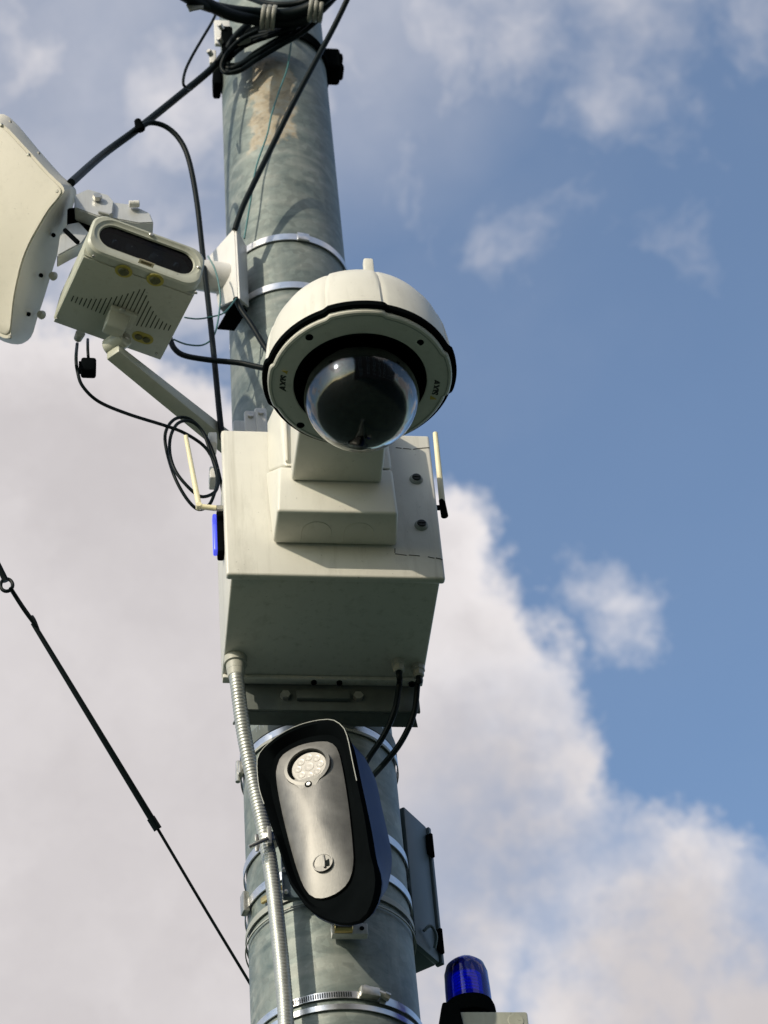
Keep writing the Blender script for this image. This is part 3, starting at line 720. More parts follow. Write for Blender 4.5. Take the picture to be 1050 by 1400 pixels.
def lift(P, k, sh=0.0):
    out = []
    for p in P:
        d = max(0.0, cen.y-p.y); t = min(1.0, d/0.17)
        out.append(Vector((p.x-sh*d*t, cen.y-d*(1-(1-k)*t) if d > 0 else p.y)))
    return out
# black front tub: rim stands proud of the face, hood deepest at the top
ztop = max(p.y for p in ba); zbot = min(p.y for p in ba)
def rim(p): return -0.012
mb = MB()
mid_ = [b.lerp(f_, 0.6) for f_, b in zip(fa, ba)]
mb.loft([ringy(lift(sc2(ba, 0.985), 0.88), 0.026), ringy(lift(ba, 0.95), 0.006), ringy(ba, -0.010), ringy(sc2(ba, 0.985), -0.0135), ringy(sc2(ba, 0.955), -0.0125), ringy(mid_, 0.002), ringy(sc2(fa, 1.015), 0.004), ringy(sc2(fa, 0.9), 0.006)], cap0=False)
su.part('bezel', mb, BLKP)
mb = MB()
# domed silver plate: bulges towards the middle
def bulge(k, p): return 0
rg = [ringy(sc2(fa, 1.0), 0.004)]
for k in (1.0, 0.985, 0.95, 0.88, 0.78, 0.64, 0.5, 0.35, 0.2, 0.08): rg.append(ringy(sc2(fa, k), -0.0005-0.017*(1-k**2.0)))
mb.loft(rg); face = su.part('face_plate', mb, SILVER)
# blue body behind
mb = MB()
bk1 = [Vector((p.x*0.97+0.009, p.y*0.97+0.004)) for p in ba]; bk2 = [Vector((p.x*0.92+0.014, p.y*0.90+0.008)) for p in ba]
mb.loft([ringy(lift(sc2(ba, 0.985), 0.87), 0.0262), ringy(lift(sc2(ba, 0.99), 0.86), 0.032), ringy(lift(bk1, 0.78, 0.14), 0.075), ringy(lift(bk2, 0.68, 0.26), 0.115), ringy(lift(sc2(bk2, 0.9), 0.62, 0.26), 0.122)]); su.part('body', mb, BLUEP)
# thin light edge on the hood rim
mb = MB(); P = [Vector((p.x, -0.0137, p.y)) for p in sc2(ba, 0.985)]
i0 = [i for i in range(nF) if P[i].z > (ztop*0.15 + zbot*0.0)]
seq = sorted(i0, key=lambda i: (i+nF/2) % nF if False else i)
run = [P[i] for i in seq]
if len(run) > 4: mb.tube(run, 0.0009, 6, 1); su.part('rim_edge', mb, GREYP)
# round lamp window
def fface(px, py):
    x, z = fp(px, py); r = (Vector((x, z))-cen); return Vector((x, -0.010, z))
w0 = z7([(385, 318)])[0]; W = fface(*w0); WR = 0.0335
def disc(c, r, y0, y1, seg=48, b=0.0): m_ = MB(); m_.cyl((c.x, y0, c.z), (c.x, y1, c.z), r, None, seg, b); return m_
mb = MB(); n = 48
def ringxy(c, r, y, n=48, kx=1.0): return [(c.x+r*kx*math.cos(2*math.pi*i/n), y, c.z+r*math.sin(2*math.pi*i/n)) for i in range(n)]
mb.loft([ringxy(W, WR+0.007, -0.006), ringxy(W, WR+0.0065, -0.0155), ringxy(W, WR+0.001, -0.0165), ringxy(W, WR-0.0005, -0.012)], cap0=False, cap1=False); wr = su.part('window_bezel', mb, SILVER)
wl = disc(W, WR, 0.0, -0.0125, 48, 0.001); su.part('lamp_shroud', wl, BLKP, wr)
W2 = W+Vector((0.0035, 0, -0.0035))
wl = disc(W2, WR-0.003, -0.0122, -0.0150, 48, 0.0015); lamp = su.part('lamp_window', wl, LEDC)
for k in range(9):
    a = 2*math.pi*k/8; rr = 0.0 if k == 8 else 0.0195
    c = W2+Vector((rr*math.cos(a), 0, rr*math.sin(a)*0.98)); mb = MB(); R_ = 0.0068 if k < 8 else 0.0088
    mb.loft([ringxy(c, R_, -0.0149, 24), ringxy(c, R_*0.94, -0.0155, 24), ringxy(c, R_*0.8, -0.0154, 24), ringxy(c, R_*0.5, -0.0152, 24), ringxy(c, R_*0.3, -0.0154, 24)]); su.part('led_lens', mb, LEDC, lamp)
# tab with a small eye below the window
e0 = fface(*z7([(392, 405)])[0]); mb = MB()
mb.loft([[(e0.x+0.026, y, e0.z+0.016), (e0.x+0.008, y, e0.z-0.013), (e0.x-0.008, y, e0.z-0.013), (e0.x-0.028, y, e0.z+0.012), (e0.x-0.01, y, e0.z+0.014)] for y in (-0.006, -0.0155)]); tb = su.part('window_tab', mb, SILVER)
mb = disc(e0, 0.0062, -0.010, -0.0175, 24, 0.001); su.part('eye', mb, BLKP, tb)
mb = disc(e0+Vector((0.0008, 0, -0.0008)), 0.0042, -0.010, -0.0185, 24, 0.001); su.part('eye_lens', mb, BOLT, tb)
k0 = fface(*z7([(455, 762)])[0]); mb = MB()
mb.loft([ringxy(k0, 0.0172, -0.004), ringxy(k0, 0.0172, -0.0128), ringxy(k0, 0.0158, -0.0128), ringxy(k0, 0.0150, -0.0100)], cap0=False, cap1=True); kp = su.part('key_cap', mb, SILVER)
mb = MB(); mb.box((k0.x+0.001, -0.0135, k0.z-0.010), (k0.x+0.0045, -0.0095, k0.z+0.014), 0.0008); su.part('key_rib', mb, SILVER, kp)
mb = MB(); mb.box((k0.x+0.0048, -0.0108, k0.z-0.008), (k0.x+0.0110, -0.0098, k0.z+0.010), 0.0002); su.part('key_recess', mb, HOLE, kp)
# bracket that holds the unit on the pole
p = hv(478, 1272, 0.16)
br = Thing('foot_bracket', 'small yellow zinc bracket sticking out under the blue and black unit', 'bracket', tuple(p))
mb = MB(); mb.box((p.x-0.030, p.y-0.004, p.z-0.010), (p.x+0.030, p.y+0.012, p.z+0.012), 0.0015); br.part('plate', mb, BRW)
mb = MB(); mb.cyl(p+Vector((-0.026, -0.006, 0.0)), p+Vector((0.004, -0.006, 0)), 0.009, None, 16, 0.001); br.part('spacer', mb, BRASS)
mb = MB(); mb.cyl(p+Vector((0.02, -0.001, 0.001)), p+Vector((0.02, -0.0052, 0.001)), 0.004, None, 14); br.part('hole', mb, HOLE)
p = hv(395, 1200, 0.155)
bs = Thing('back_bracket', 'dark steel bracket with two bright bolts between the conduit and the blue unit', 'bracket', tuple(p))
mb = MB(); mb.box((p.x-0.012, p.y-0.006, p.z-0.045), (p.x+0.05, p.y+0.004, p.z+0.055), 0.002); bs.part('plate', mb, DGREY)
for px, py in ((388, 1190), (391, 1220)):
    q = hv(px, py, 0.166); mb = MB(); mb.cyl(q, q+Vector((0, -0.006, 0)), 0.0042, 0.003, 12, 0.001); bs.part('bolt', mb, STEEL)

# ------------------------------------------------------------------ grey cabinet at the right back of the pole
c0 = hv(554, 1106, -0.02)
MG = ML @ Matrix.Translation(c0) @ Matrix.Rotation(rad(61)-TH, 4, 'Z')     # x along the door, y into the box, z down from 0
MGI = MG.inverted()
def gp(px, py, y=0.0):
    o = MGI @ CAM; d = MGI.to_3x3() @ ray(px, py); s = (y-o.y)/d.y; p = o+d*s; return (p.x, p.z)
gb0 = gp(572, 1289); gw = gp(600, 1322)[0]; GH = gb0[1]
sb = Thing('side_cabinet', 'dark grey steel cabinet strapped behind the right side of the pole', 'cabinet', (0.05, 0.03, GH), M=MG)
W_ = max(min(gw, 0.088), 0.08)
mb = MB(); mb.box((0.0, 0.012, GH), (W_, 0.125, 0.0), 0.003); sb.part('body', mb, DGREY)
mb = MB(); mb.box((-0.004, 0.0, GH-0.004), (W_*0.91, 0.0115, 0.004), 0.003); sb.part('door', mb, DGREY)
mb = MB(); mb.box((W_*0.93, -0.004, GH-0.004), (W_+0.003, 0.0115, 0.004), 0.002); sb.part('frame_edge', mb, DGREY)
for zz in (GH*0.14, GH*0.86):
    mb = MB(); mb.box((W_*0.80, -0.006, zz-0.022), (W_*0.93, 0.0, zz+0.022), 0.003); mb.cyl((W_*0.93, -0.006, zz-0.026), (W_*0.93, -0.006, zz+0.026), 0.004, None, 12, 0.001); sb.part('hinge', mb, BLKP)
mb = MB(); P = [(W_*0.18, -0.006, GH*0.90), (W_*0.30, -0.016, GH*0.86), (W_*0.5, -0.016, GH*0.9), (W_*0.6, -0.006, GH*0.96)]; mb.tube(P, 0.003, 8); sb.part('pull_handle', mb, DGREY)

# ------------------------------------------------------------------ blue beacon
bp_ = hv(643, 1388, 0.12); 
be = Thing('beacon_light', 'blue cylindrical warning beacon at the bottom right', 'beacon', tuple(bp_))
s_ = pxsize(bp_); top = hv(636, 1314, 0.12); H = top.z-bp_.z; R_ = 32*s_
Tb = Matrix.Translation(bp_)
mb = MB(); pr_ = [(R_*1.0, 0.0), (R_*0.98, H*0.45), (R_*0.95, H*0.74), (R_*0.84, H*0.88), (R_*0.6, H*0.965), (R_*0.3, H*0.995), (0.0005, H)]
inn = [(max(r-0.0025, 0.0003), z-0.0025 if z > 0.1*H else z) for r, z in pr_][::-1]
mb.lathe(pr_+inn, 56, Tb, loop=True); be.part('lens', mb, BLUEG)
mb = MB(); pr_ = [(R_*1.10, -0.012), (R_*1.12, 0.0), (R_*1.10, 0.010), (R_*1.03, 0.018), (R_*0.9, 0.019)]; mb.lathe(pr_, 48, Tb); be.part('base', mb, BLKP)
mb = MB()
for i in range(7): mb.lathe([(R_*0.45, H*(0.30+0.06*i)), (R_*0.66, H*(0.315+0.06*i)), (R_*0.66, H*(0.33+0.06*i)), (R_*0.45, H*(0.345+0.06*i))], 32, Tb)
mb.lathe([(R_*0.45, 0.02), (R_*0.45, H*0.72), (R_*0.2, H*0.74)], 32, Tb); be.part('reflector', mb, GLOWBLUE)
mb = MB(); p = bp_
mb.box((p.x-0.020, p.y-R_*1.5, p.z-0.05), (p.x+0.02, p.y-R_*1.3, p.z+0.040), 0.003, M=None); 
bk = Thing('beacon_bracket', 'black angled bracket between the pole and the blue beacon', 'bracket', (p.x, p.y, p.z-0.04))
q = hv(617, 1388, 0.17)
b2 = MB(); b2.hexa([(q.x-0.040, q.y, q.z-0.10), (q.x+0.028, q.y, q.z-0.10), (q.x+0.028, q.y+0.02, q.z-0.10), (q.x-0.040, q.y+0.02, q.z-0.10), (q.x-0.012, q.y, q.z+0.026), (q.x+0.014, q.y, q.z+0.026), (q.x+0.014, q.y+0.02, q.z+0.026), (q.x-0.012, q.y+0.02, q.z+0.026)], 0.003); bk.part('plate', b2, BLKP)
b3 = MB(); b3.cyl((0.12, -0.03, q.z-0.045), (p.x+0.01, p.y, q.z-0.045), 0.016, None, 16); bk.part('arm', b3, BLKP)
mb.bm.free()
q = hv(640, 1386, 0.15)
bar = Thing('beacon_bar', 'grey green metal bar under the blue beacon, cut off by the bottom edge', 'bar', (q.x, q.y, q.z-0.04))
mb = MB(); mb.box((q.x-0.022, q.y-0.015, q.z-0.10), (q.x+0.095, q.y+0.05, q.z-0.005), 0.004); bar.part('beam', mb, OLIVE)
r_ = hv(704, 1392, 0.16); mb = MB(); mb.cyl((r_.x, r_.y-0.006, r_.z-0.008), (r_.x, r_.y+0.02, r_.z-0.008), 0.0155, None, 20, 0.003); bar.part('knob', mb, OLIVE)

# ------------------------------------------------------------------ frames laid out from image directions
def img_frame(px, py, dist, a, b, h):
    'a, b, h: axis directions given as (right, down, away) seen from the camera'
    rr = ray(px, py).normalized(); rx = (RT-rr*RT.dot(rr)).normalized(); dn = rr.cross(rx)
    if dn.dot(UP) > 0: dn = -dn
    def w(v): return rx*v[0]+dn*v[1]+rr*v[2]
    o = CAM + ray(px, py)*dist
    A_ = w(a).normalized(); B_ = w(b); B_ = (B_-A_*B_.dot(A_)).normalized(); H_ = A_.cross(B_)
    M = Matrix((A_, B_, H_)).transposed().to_4x4(); M.translation = o; return M
def tracer(M, axis=2):
    I = M.inverted()
    def f(px, py, lv=0.0):
        o = I @ CAM; d = I.to_3x3() @ ray(px, py); s = (lv-o[axis])/d[axis]; return o+d*s
    return f

# support arm, running from the pole to the illuminator
z_arm = hv(302, 592, 0.19).z
e1 = hv(302, 594, 0.19); e0_ = hz(165, 482, z_arm)
DI = ((ML @ e0_)-CAM).dot(FW)
ar = Thing('support_arm', 'beige folded steel arm holding the infrared illuminator out from the pole', 'bracket', tuple(e1))
dd = (e1-e0_); dd.normalize(); nrm = Vector((-dd.y, dd.x, 0))       # towards the back left
if nrm.x > 0: nrm = -nrm
hh = 0.030
def sec(p, w, h): return [p+Vector((0, 0, 0)), p+nrm*w, p+nrm*w+Vector((0, 0, h)), p+Vector((0, 0, h))]
mb = MB(); A0 = sec(e0_-dd*0.005, 0.032, 0.020); A1 = sec(e1+dd*0.05, 0.034, 0.034)
mb.hexa([A0[0], A0[1], A1[1], A1[0], A0[3], A0[2], A1[2], A1[3]], 0.003); ar.part('beam', mb, BEIGE)
c = hv(156, 468, -e0_.y+0.012); mb = MB(); ee = e0_+nrm*0.016
kn = hv(158, 470, -ee.y); mb.cyl(kn-nrm*0.026, kn+nrm*0.020, 0.0185, None, 28, 0.003); k_ = ar.part('knuckle', mb, BEIGE)
mb = MB(); mb.cyl(kn-nrm*0.026, kn-nrm*0.031, 0.0085, None, 6, 0.001); ar.part('bolt', mb, BOLT, k_)
mb = MB(); q = hv(340, 575, 0.17); mb.box((q.x-0.03, -0.16, q.z-0.05), (q.x+0.03, -0.135, q.z+0.012), 0.004); ar.part('pole_plate', mb, BRW)

# ------------------------------------------------------------------ infrared illuminator
MI = img_frame(170.5, 416, DI-0.005, (160, 58, 17), (-50, 101, 126), (12, -45, 41))
ti = tracer(MI)
IW, IL, IH = 0.2185, 0.2155, 0.093
cor = [ti(*p) for p in ((120, 338), (274, 396), (70, 439), (218, 490))]
x0 = min(c.x for c in cor); 
X0, X1 = (cor[0].x+cor[2].x)/2, (cor[1].x+cor[3].x)/2; Y0, Y1 = (cor[0].y+cor[1].y)/2, (cor[2].y+cor[3].y)/2
il = Thing('infrared_illuminator', 'beige box lamp with dark oval window and louvred underside, left of dome camera', 'floodlight', (0, 0, 0), M=MI)
IWc = (X0+X1)/2; w = X1-X0
def csec(y, dw=0.0, dz=0.0): return [(IWc+p[0], y, p[1]) for p in rrect(w-dw, IH-dz, (0.026, 0.026, 0.008, 0.008), 7, 0, IH/2)]
mb = MB(); mb.loft([csec(Y1, 0.012, 0.008), csec(Y1-0.004, 0.0, 0.0), csec(Y0+0.021, 0.0, 0.0)]); il.part('housing', mb, BEIGE)
# front bezel with the oval opening
tf = tracer(MI, 1); yb = Y0-0.001
oc = tf(204, 333, yb); 
def stad(y, hw, hh_, n=12):
    out = [];  
    for k, sx in ((0, 1), (1, -1)):
        for i in range(n+1):
            a = -math.pi/2+math.pi*i/n+math.pi*k; out.append((oc.x+sx*(hw-hh_)+hh_*math.cos(a), y, oc.z+hh_*math.sin(a)))
    return out
oc.x = IWc; oc.z = IH*0.53
nn = 26
def outer_r(y, g=0.0):
    W2_, H2_ = (w+g)/2, (IH+g)/2; r = 0.030; out = []
    # same angular spacing as stad
    for (sx, n0) in ((1, 0), (-1, 1)):
        for i in range(13):
            a = -math.pi/2+math.pi*i/12+math.pi*n0
            cx, cz = math.cos(a), math.sin(a); px_ = IWc+sx*(W2_-r)+r*cx; pz_ = IH/2 + (H2_-r)*(1 if cz > 1e-6 else (-1 if cz < -1e-6 else 0)) + r*cz
            out.append((px_, y, pz_))
    return out
hw, hh2 = 0.092, 0.0275
mb = MB(); mb.loft([outer_r(Y0+0.022, 0.003), outer_r(Y0+0.004, 0.003), outer_r(Y0, -0.004), stad(Y0-0.0005, hw+0.012, hh2+0.010), stad(Y0+0.002, hw+0.008, hh2+0.006), stad(Y0+0.002, hw+0.002, hh2+0.001), stad(Y0+0.006, hw, hh2)], cap0=True, cap1=False); bz = il.part('front_bezel', mb, BEIGE)
mb = MB(); mb.loft([stad(Y0+0.0062, hw, hh2), stad(Y0+0.036, hw-0.004, hh2-0.002)], cap0=False, cap1=False); il.part('lamp_well', mb, HOLE)
mb = MB(); mb.loft([stad(Y0+0.0352, hw-0.001, hh2-0.0005), stad(Y0+0.0362, hw-0.001, hh2-0.0005)]); il.part('lamp_board', mb, HOLE)
mb = MB(); mb.loft([stad(Y0+0.007, hw, hh2), stad(Y0+0.009, hw, hh2)]); il.part('window', mb, PANE)
for x, q in ((-0.028, 1), (0.022, 1), (-0.06, 0.6), (0.062, 0.6)):
    mb = MB(); mb.lathe([(0.013*q, 0), (0.015*q, 0.005), (0.012*q, 0.013), (0.006*q, 0.017), (0.001, 0.018)], 24, Matrix.Translation((oc.x+x, Y0+0.027, oc.z)) @ Matrix.Rotation(rad(90), 4, 'X'))
    il.part('lamp_lens', mb, LEDC if q == 1 else STEEL)
for x in (0,):
    mb = MB(); mb.cyl((oc.x, Y0-0.0025, oc.z+hh2+0.009), (oc.x, Y0+0.004, oc.z+hh2+0.009), 0.004, None, 14, 0.001); il.part('screw', mb, BOLT, bz)
    mb = MB(); mb.cyl((oc.x+hw+0.009, Y0-0.0025, oc.z), (oc.x+hw+0.009, Y0+0.004, oc.z), 0.003, None, 14, 0.001); il.part('screw', mb, BOLT, bz)
# bottom plate, louvres, plugs, label
mb = MB(); mb.box((X0+0.002, Y0+0.0235, -0.0035), (X1-0.002, Y1-0.002, 0.0005), 0.0015); bpz = il.part('base_plate', mb, BEIGE)
for i in range(24):
    t = i/23; B = Vector((97+(230-97)*t, 412+(452-412)*t)); u = (t-0.60)/0.60 if t < 0.6 else (t-0.60)/0.40
    L = 9+44*(1-abs(u))**2.0; D2 = 14*(1-abs(u))
    dr = Vector((50, -101)).normalized(); a = B+dr*L*0.9; b = B-dr*D2*0.6
    A_ = ti(a.x, a.y, -0.004); B_ = ti(b.x, b.y, -0.004)
    mb = MB(); mb.box((A_.x-0.0010, A_.y, -0.0043), (A_.x+0.0010, B_.y, -0.0033), 0.0003); il.part('vent_slot', mb, SLOT, bpz)
for px, py in ((169, 371), (212, 383)):
    c = ti(px, py, -0.004); mb = MB(); mb.cyl((c.x, c.y, -0.0034), (c.x, c.y, -0.0042), 0.0165, None, 32); s1_ = il.part('seal', mb, YEL, bpz)
    mb = MB(); mb.cyl((c.x, c.y, -0.0040), (c.x, c.y, -0.0075), 0.0105, 0.0095, 28, 0.001); mb.box((c.x-0.0015, c.y-0.008, -0.0088), (c.x+0.0015, c.y+0.008, -0.0074), 0.0004); il.part('plug', mb, mat('plug_olive', (0.09, 0.09, 0.035), 0.5), None)
c = ti(195, 462, -0.004); mb = MB(); mb.loft([[(c.x+p[0], c.y+p[1], z) for p in rrect(0.042, 0.030, 0.0148, 8)] for z in (-0.0034, -0.0042)]); il.part('seal', mb, YEL, bpz)
for s_ in (-1, 1): mb = MB(); mb.cyl((c.x+s_*0.008, c.y, -0.004), (c.x+s_*0.008, c.y, -0.0075), 0.0075, 0.007, 24, 0.001); il.part('plug', mb, bpy.data.materials['plug_olive'])
c = ti(200, 360, -0.004); mb = MB(); mb.box((c.x-0.0145, c.y-0.006, -0.0042), (c.x+0.0145, c.y+0.006, -0.0034)); lb = il.part('label_plate', mb, mat('label_cream', (0.72, 0.62, 0.42), 0.5), bpz)
mb = MB(); mb.box((c.x-0.010, c.y-0.003, -0.0046), (c.x+0.010, c.y+0.003, -0.0040)); il.part('label_print', mb, mat('label_brown', (0.18, 0.13, 0.06), 0.5), bpz)
for px, py in ((128, 350), (268, 400), (78, 436), (214, 484)):
    c = ti(px, py, -0.004); mb = MB(); mb.cyl((c.x, c.y, -0.0034), (c.x, c.y, -0.006), 0.003, None, 12, 0.0005); il.part('screw', mb, BOLT, bpz)
# swivel foot between lamp and arm
c = ti(168, 428, 0); d = ti(158, 452, 0)
mb = MB(); mb.box((c.x-0.026, c.y-0.019, -0.012), (c.x+0.026, c.y+0.026, -0.003), 0.003); il.part('foot_plate', mb, BEIGE)
mb = MB(); mb.hexa([(c.x-0.026, c.y+0.000, -0.040), (c.x+0.012, c.y+0.000, -0.040), (c.x+0.012, c.y+0.028, -0.040), (c.x-0.026, c.y+0.028, -0.040), (c.x-0.026, c.y-0.012, -0.010), (c.x+0.016, c.y-0.012, -0.010), (c.x+0.016, c.y+0.03, -0.010), (c.x-0.026, c.y+0.03, -0.010)], 0.004); il.part('foot', mb, BEIGE)
mb = MB(); q = ti(168, 423, -0.012); mb.cyl((q.x, q.y, -0.011), (q.x, q.y, -0.0165), 0.0062, None, 6, 0.0008); il.part('bolt', mb, BOLT)
q = ti(107, 462, 0.02); mb = MB(); mb.cyl((q.x, q.y-0.016, 0.02), (q.x, q.y+0.004, 0.02), 0.0095, 0.008, 16, 0.001); il.part('cable_gland', mb, GLAND)
ILP = lambda px, py, lv=0.02: MLI @ (MI @ ti(px, py, lv))

# ------------------------------------------------------------------ panel antenna on the left
# face plane: seen from below, turned to the left; right edge nearest the pole
DA = DI+0.05
MA = img_frame(60, 300, DA, (1.0, 0.9, -0.794), (-0.42, 1.0, -0.072), (0, 0, 0))
ta = tracer(MA)
pa = Thing('panel_antenna', 'large cream panel antenna with screws round its rim, cut off by the left edge', 'antenna', (0, 0, 0), M=MA)
face_px = [(-150, 225), (-70, 184), (-20, 167), (3, 168), (35, 200), (68, 236), (88, 256), (84, 268), (71, 284), (58, 305), (44, 330), (33, 356), (25, 386), (19, 418), (16, 448), (13, 462), (2, 462), (-20, 444), (-60, 410), (-150, 330)]
back_px = [(-150, 218), (-70, 176), (-12, 158), (14, 161), (52, 204), (84, 240), (103, 258), (99, 278), (93, 300), (86, 318), (80, 336), (72, 362), (64, 388), (56, 414), (48, 438), (40, 462), (24, 471), (-5, 462), (-50, 428), (-150, 345)]
Ft = [ta(x, y, 0.0) for x, y in face_px]; Ft = [Vector((p.x, p.y, 0)) for p in smooth2([(q.x, q.y) for q in Ft], 3)]
H3 = MA.to_3x3() @ Vector((0, 0, 1))
away = 1 if H3.dot(FW) > 0 else -1
Bt = [ta(x, y, away*0.13) for x, y in back_px]; Bt = [Vector((p.x, p.y, away*0.13)) for p in smooth2([(q.x, q.y) for q in Bt], 3)]
def lerp_r(A, B, t): return [a.lerp(b, t) for a, b in zip(A, B)]
fc = sum(Ft, Vector())/len(Ft)
def insetr(A, k, dz=0): return [fc+(a-fc)*k+Vector((0, 0, dz)) for a in A]
mb = MB()
mb.loft([insetr(Bt, 0.98, away*0.01), Bt, lerp_r(Ft, Bt, 0.85), lerp_r(Ft, Bt, 0.06), insetr(Ft, 0.992, -away*0.0005)], cap0=True, cap1=True); shell = pa.part('shell', mb, CREAM)
mb = MB(); mb.loft([insetr(Ft, 0.955, 0.0), insetr(Ft, 0.953, -away*0.0022), insetr(Ft, 0.945, -away*0.0030)], cap0=False); pa.part('radome_face', mb, CREAM)
def rimscrew(px, py, lv, r=0.0042):
    c = ta(px, py, lv); mb = MB(); mb.cyl(c, c+Vector((0, 0, -away*0.004)), r, r*0.8, 12, 0.001); pa.part('screw', mb, BOLT, shell)
for px, py in ((2, 171), (39, 212), (79, 262), (14, 461)): rimscrew(px, py, 0.0)
for px, py in ((14, 167), (53, 210)): rimscrew(px, py, away*0.085)
for px, py in ((74, 322), (57, 377), (40, 430)):
    c = ta(px, py, away*0.075); mb = MB(); mb.cyl(c, c+Vector((0, 0, -away*0.006)), 0.0042, None, 12, 0.001); pa.part('screw', mb, BLKP, shell)
for px, py in ((72, 377), (56, 430)):
    c = ta(px, py, away*0.115); mb = MB(); mb.cyl(c+Vector((0, 0, 0.006)), c-Vector((0, 0, 0.006)), 0.009, 0.007, 14, 0.002); pa.part('lug', mb, CREAM, shell)
PAP = lambda px, py, lv: MLI @ (MA @ ta(px, py, away*lv))

# ------------------------------------------------------------------ bracket holding the antenna
vb = -( (MLI @ (CAM+ray(150, 275)*(DA+0.06))).y )
wb = Thing('antenna_bracket', 'white folded bracket and cast clamp strapped to the pole, reaching to the panel antenna', 'bracket', tuple(hv(322, 380, 0.12)))
rt, rb = hv(321, 313, 0.165), hv(326, 409, 0.165)
lt, lb_ = hv(288, 350, 0.11), hv(300, 420, 0.11)
qt, qb = hv(336, 338, 0.118), hv(339, 420, 0.118)
def sheet(mb, P, th=0.004, bev=0.001):
    P = [Vector(p) for p in P]; n = (P[1]-P[0]).cross(P[2]-P[0]).normalized()*th/2
    mb.hexa([p-n for p in P]+[p+n for p in P], bev)
mb = MB(); sheet(mb, [lt, rt, rb, lb_], 0.005); wb.part('left_plate', mb, BRW)
mb = MB(); sheet(mb, [rt+Vector((0.001, -0.001, 0)), qt, qb, rb+Vector((0.001, -0.001, 0))], 0.005); wb.part('right_plate', mb, BRW)
mb = MB(); sheet(mb, [lt, lb_, hv(318, 440, 0.02), hv(312, 350, 0.02)], 0.004); wb.part('back_plate', mb, BRW)
mb = MB(); sheet(mb, [hv(297, 450, 0.10), hv(320, 410, 0.16), hv(338, 424, 0.118), hv(320, 452, 0.09)], 0.004); wb.part('lower_gusset', mb, BLKP)
tl, tr_ = PAP(215, 330, 0.12), hv(312, 382, 0.12)
tl = hv(190, 362, 0.14)
mb = MB(); mb.tube([tl, tl.lerp(tr_, 0.5), tr_], 0.034, 24, 3); wb.part('tube', mb, BRW)
for k, (px, py) in enumerate(((386, 322), (386, 388))):
    z = hp(px, py+4).z; mb = band_mesh(z, 0.019, -62, 250, 0.003, 0.0022); s_ = wb.part('strap', mb, STEEL)
    if k == 0:
        M = pole_M(10, z, 0.005); mb = MB(); mb.box((-0.013, -0.004, -0.011), (0.013, 0.001, 0.011), 0.001, M=M); wb.part('buckle', mb, STEEL, s_)
# cast aluminium clamp pieces behind the illuminator
def slab(px4, v, th, mt, name, bev=0.002, parent=None):
    P = [hv(x, y, v) for x, y in px4]; Q = [p+Vector((0, th, 0)) for p in P]; m_ = MB()
    m_.loft([P, Q]); 
    if bev: bmesh.ops.bevel(m_.bm, geom=m_.bm.edges[:], offset=bev, segments=2, affect='EDGES')
    return wb.part(name, m_, mt, parent)
va = vb+0.0
j = slab([(102, 266), (120, 258), (148, 266), (156, 276), (154, 292), (135, 296), (103, 284)], va, 0.05, ALU, 'clamp_jaw')
slab([(155, 276), (180, 279), (205, 291), (210, 304), (190, 305), (152, 298)], va-0.01, 0.045, ALU, 'clamp_body')
slab([(92, 284), (110, 282), (132, 292), (126, 312), (110, 308), (93, 302)], va-0.03, 0.04, BLKP, 'pivot')
slab([(92, 306), (108, 303), (122, 318), (112, 332), (96, 340), (78, 350), (82, 322)], va-0.02, 0.03, ALU, 'clamp_leg')
q = hv(133, 272, va+0.002); mb = MB(); mb.cyl(q, q+Vector((0, -0.010, 0)), 0.009, None, 6, 0.001); wb.part('bolt', mb, BOLT)
a, b = hv(88, 314, va+0.02), hv(107, 332, va+0.02); mb = MB(); mb.cyl(a, b, 0.0045, None, 12, 0.001); wb.part('threaded_rod', mb, BLKP)
a = hv(182, 281, va); mb = MB(); mb.cyl(a+Vector((-0.008, 0, 0.004)), a+Vector((0.012, 0, 0.006)), 0.007, None, 14, 0.001); wb.part('bolt', mb, BRW)
a, b = hv(135, 290, va+0.002), hv(150, 294, va+0.002); mb = MB(); mb.cyl(a, b, 0.003, None, 10); wb.part('pin', mb, BOLT)

# ------------------------------------------------------------------ cables
def cable(name, label, L, wpx, mt=BLACK, group=None, seg=18, sub=16, cat='cable'):
    P = [hv(*p) if len(p) == 3 and not isinstance(p, Vector) else p for p in L]
    s = pxsize(P[len(P)//2]); mb = MB(); mb.tube(P, wpx*s/2, seg, sub)
    return Thing(name, label, cat, tuple(P[0]), mb=mb, mat=mt, group=group)
cable('service_cable', 'thick black cable climbing from the panel antenna to the clamp at the pole top', [(97, 250, va-0.02), (140, 212, 0.25), (190, 175, 0.2), (240, 135, 0.15), (285, 98, 0.13), (303, 78, 0.14), (322, 50, 0.16), (340, 33, 0.17)], 10)
cable('loop_cable', 'black cable that leaves the thick cable in an arch and drops behind the illuminator', [(187, 178, 0.21), (205, 168, 0.2), (228, 174, 0.19), (247, 193, 0.18), (259, 222, 0.17), (269, 275, 0.16), (277, 345, 0.15), (286, 425, 0.17), (293, 492, 0.19), (300, 565, 0.20), (304, 600, 0.20)], 7.5)
a = hv(190, 172, 0.22); mb = MB(); mb.cyl(a+Vector((-0.004, -0.006, 0.014)), a+Vector((0.004, 0.004, -0.012)), 0.0075, 0.011, 12, 0.002); Thing('cable_tie', 'black tie where the arching cable joins the thick cable', 'cable tie', tuple(a), mb=mb, mat=BLKP)
cable('drop_cable', 'black cable crossing the pole front diagonally down to the white bracket', [(480, -12, 0.34), (457, 36, 0.30), (428, 90, 0.27), (400, 143, 0.24), (372, 200, 0.21), (345, 255, 0.19), (331, 285, 0.18), (321, 314, 0.168)], 8)
gt = 'black cables tied in the bundle at the pole top'
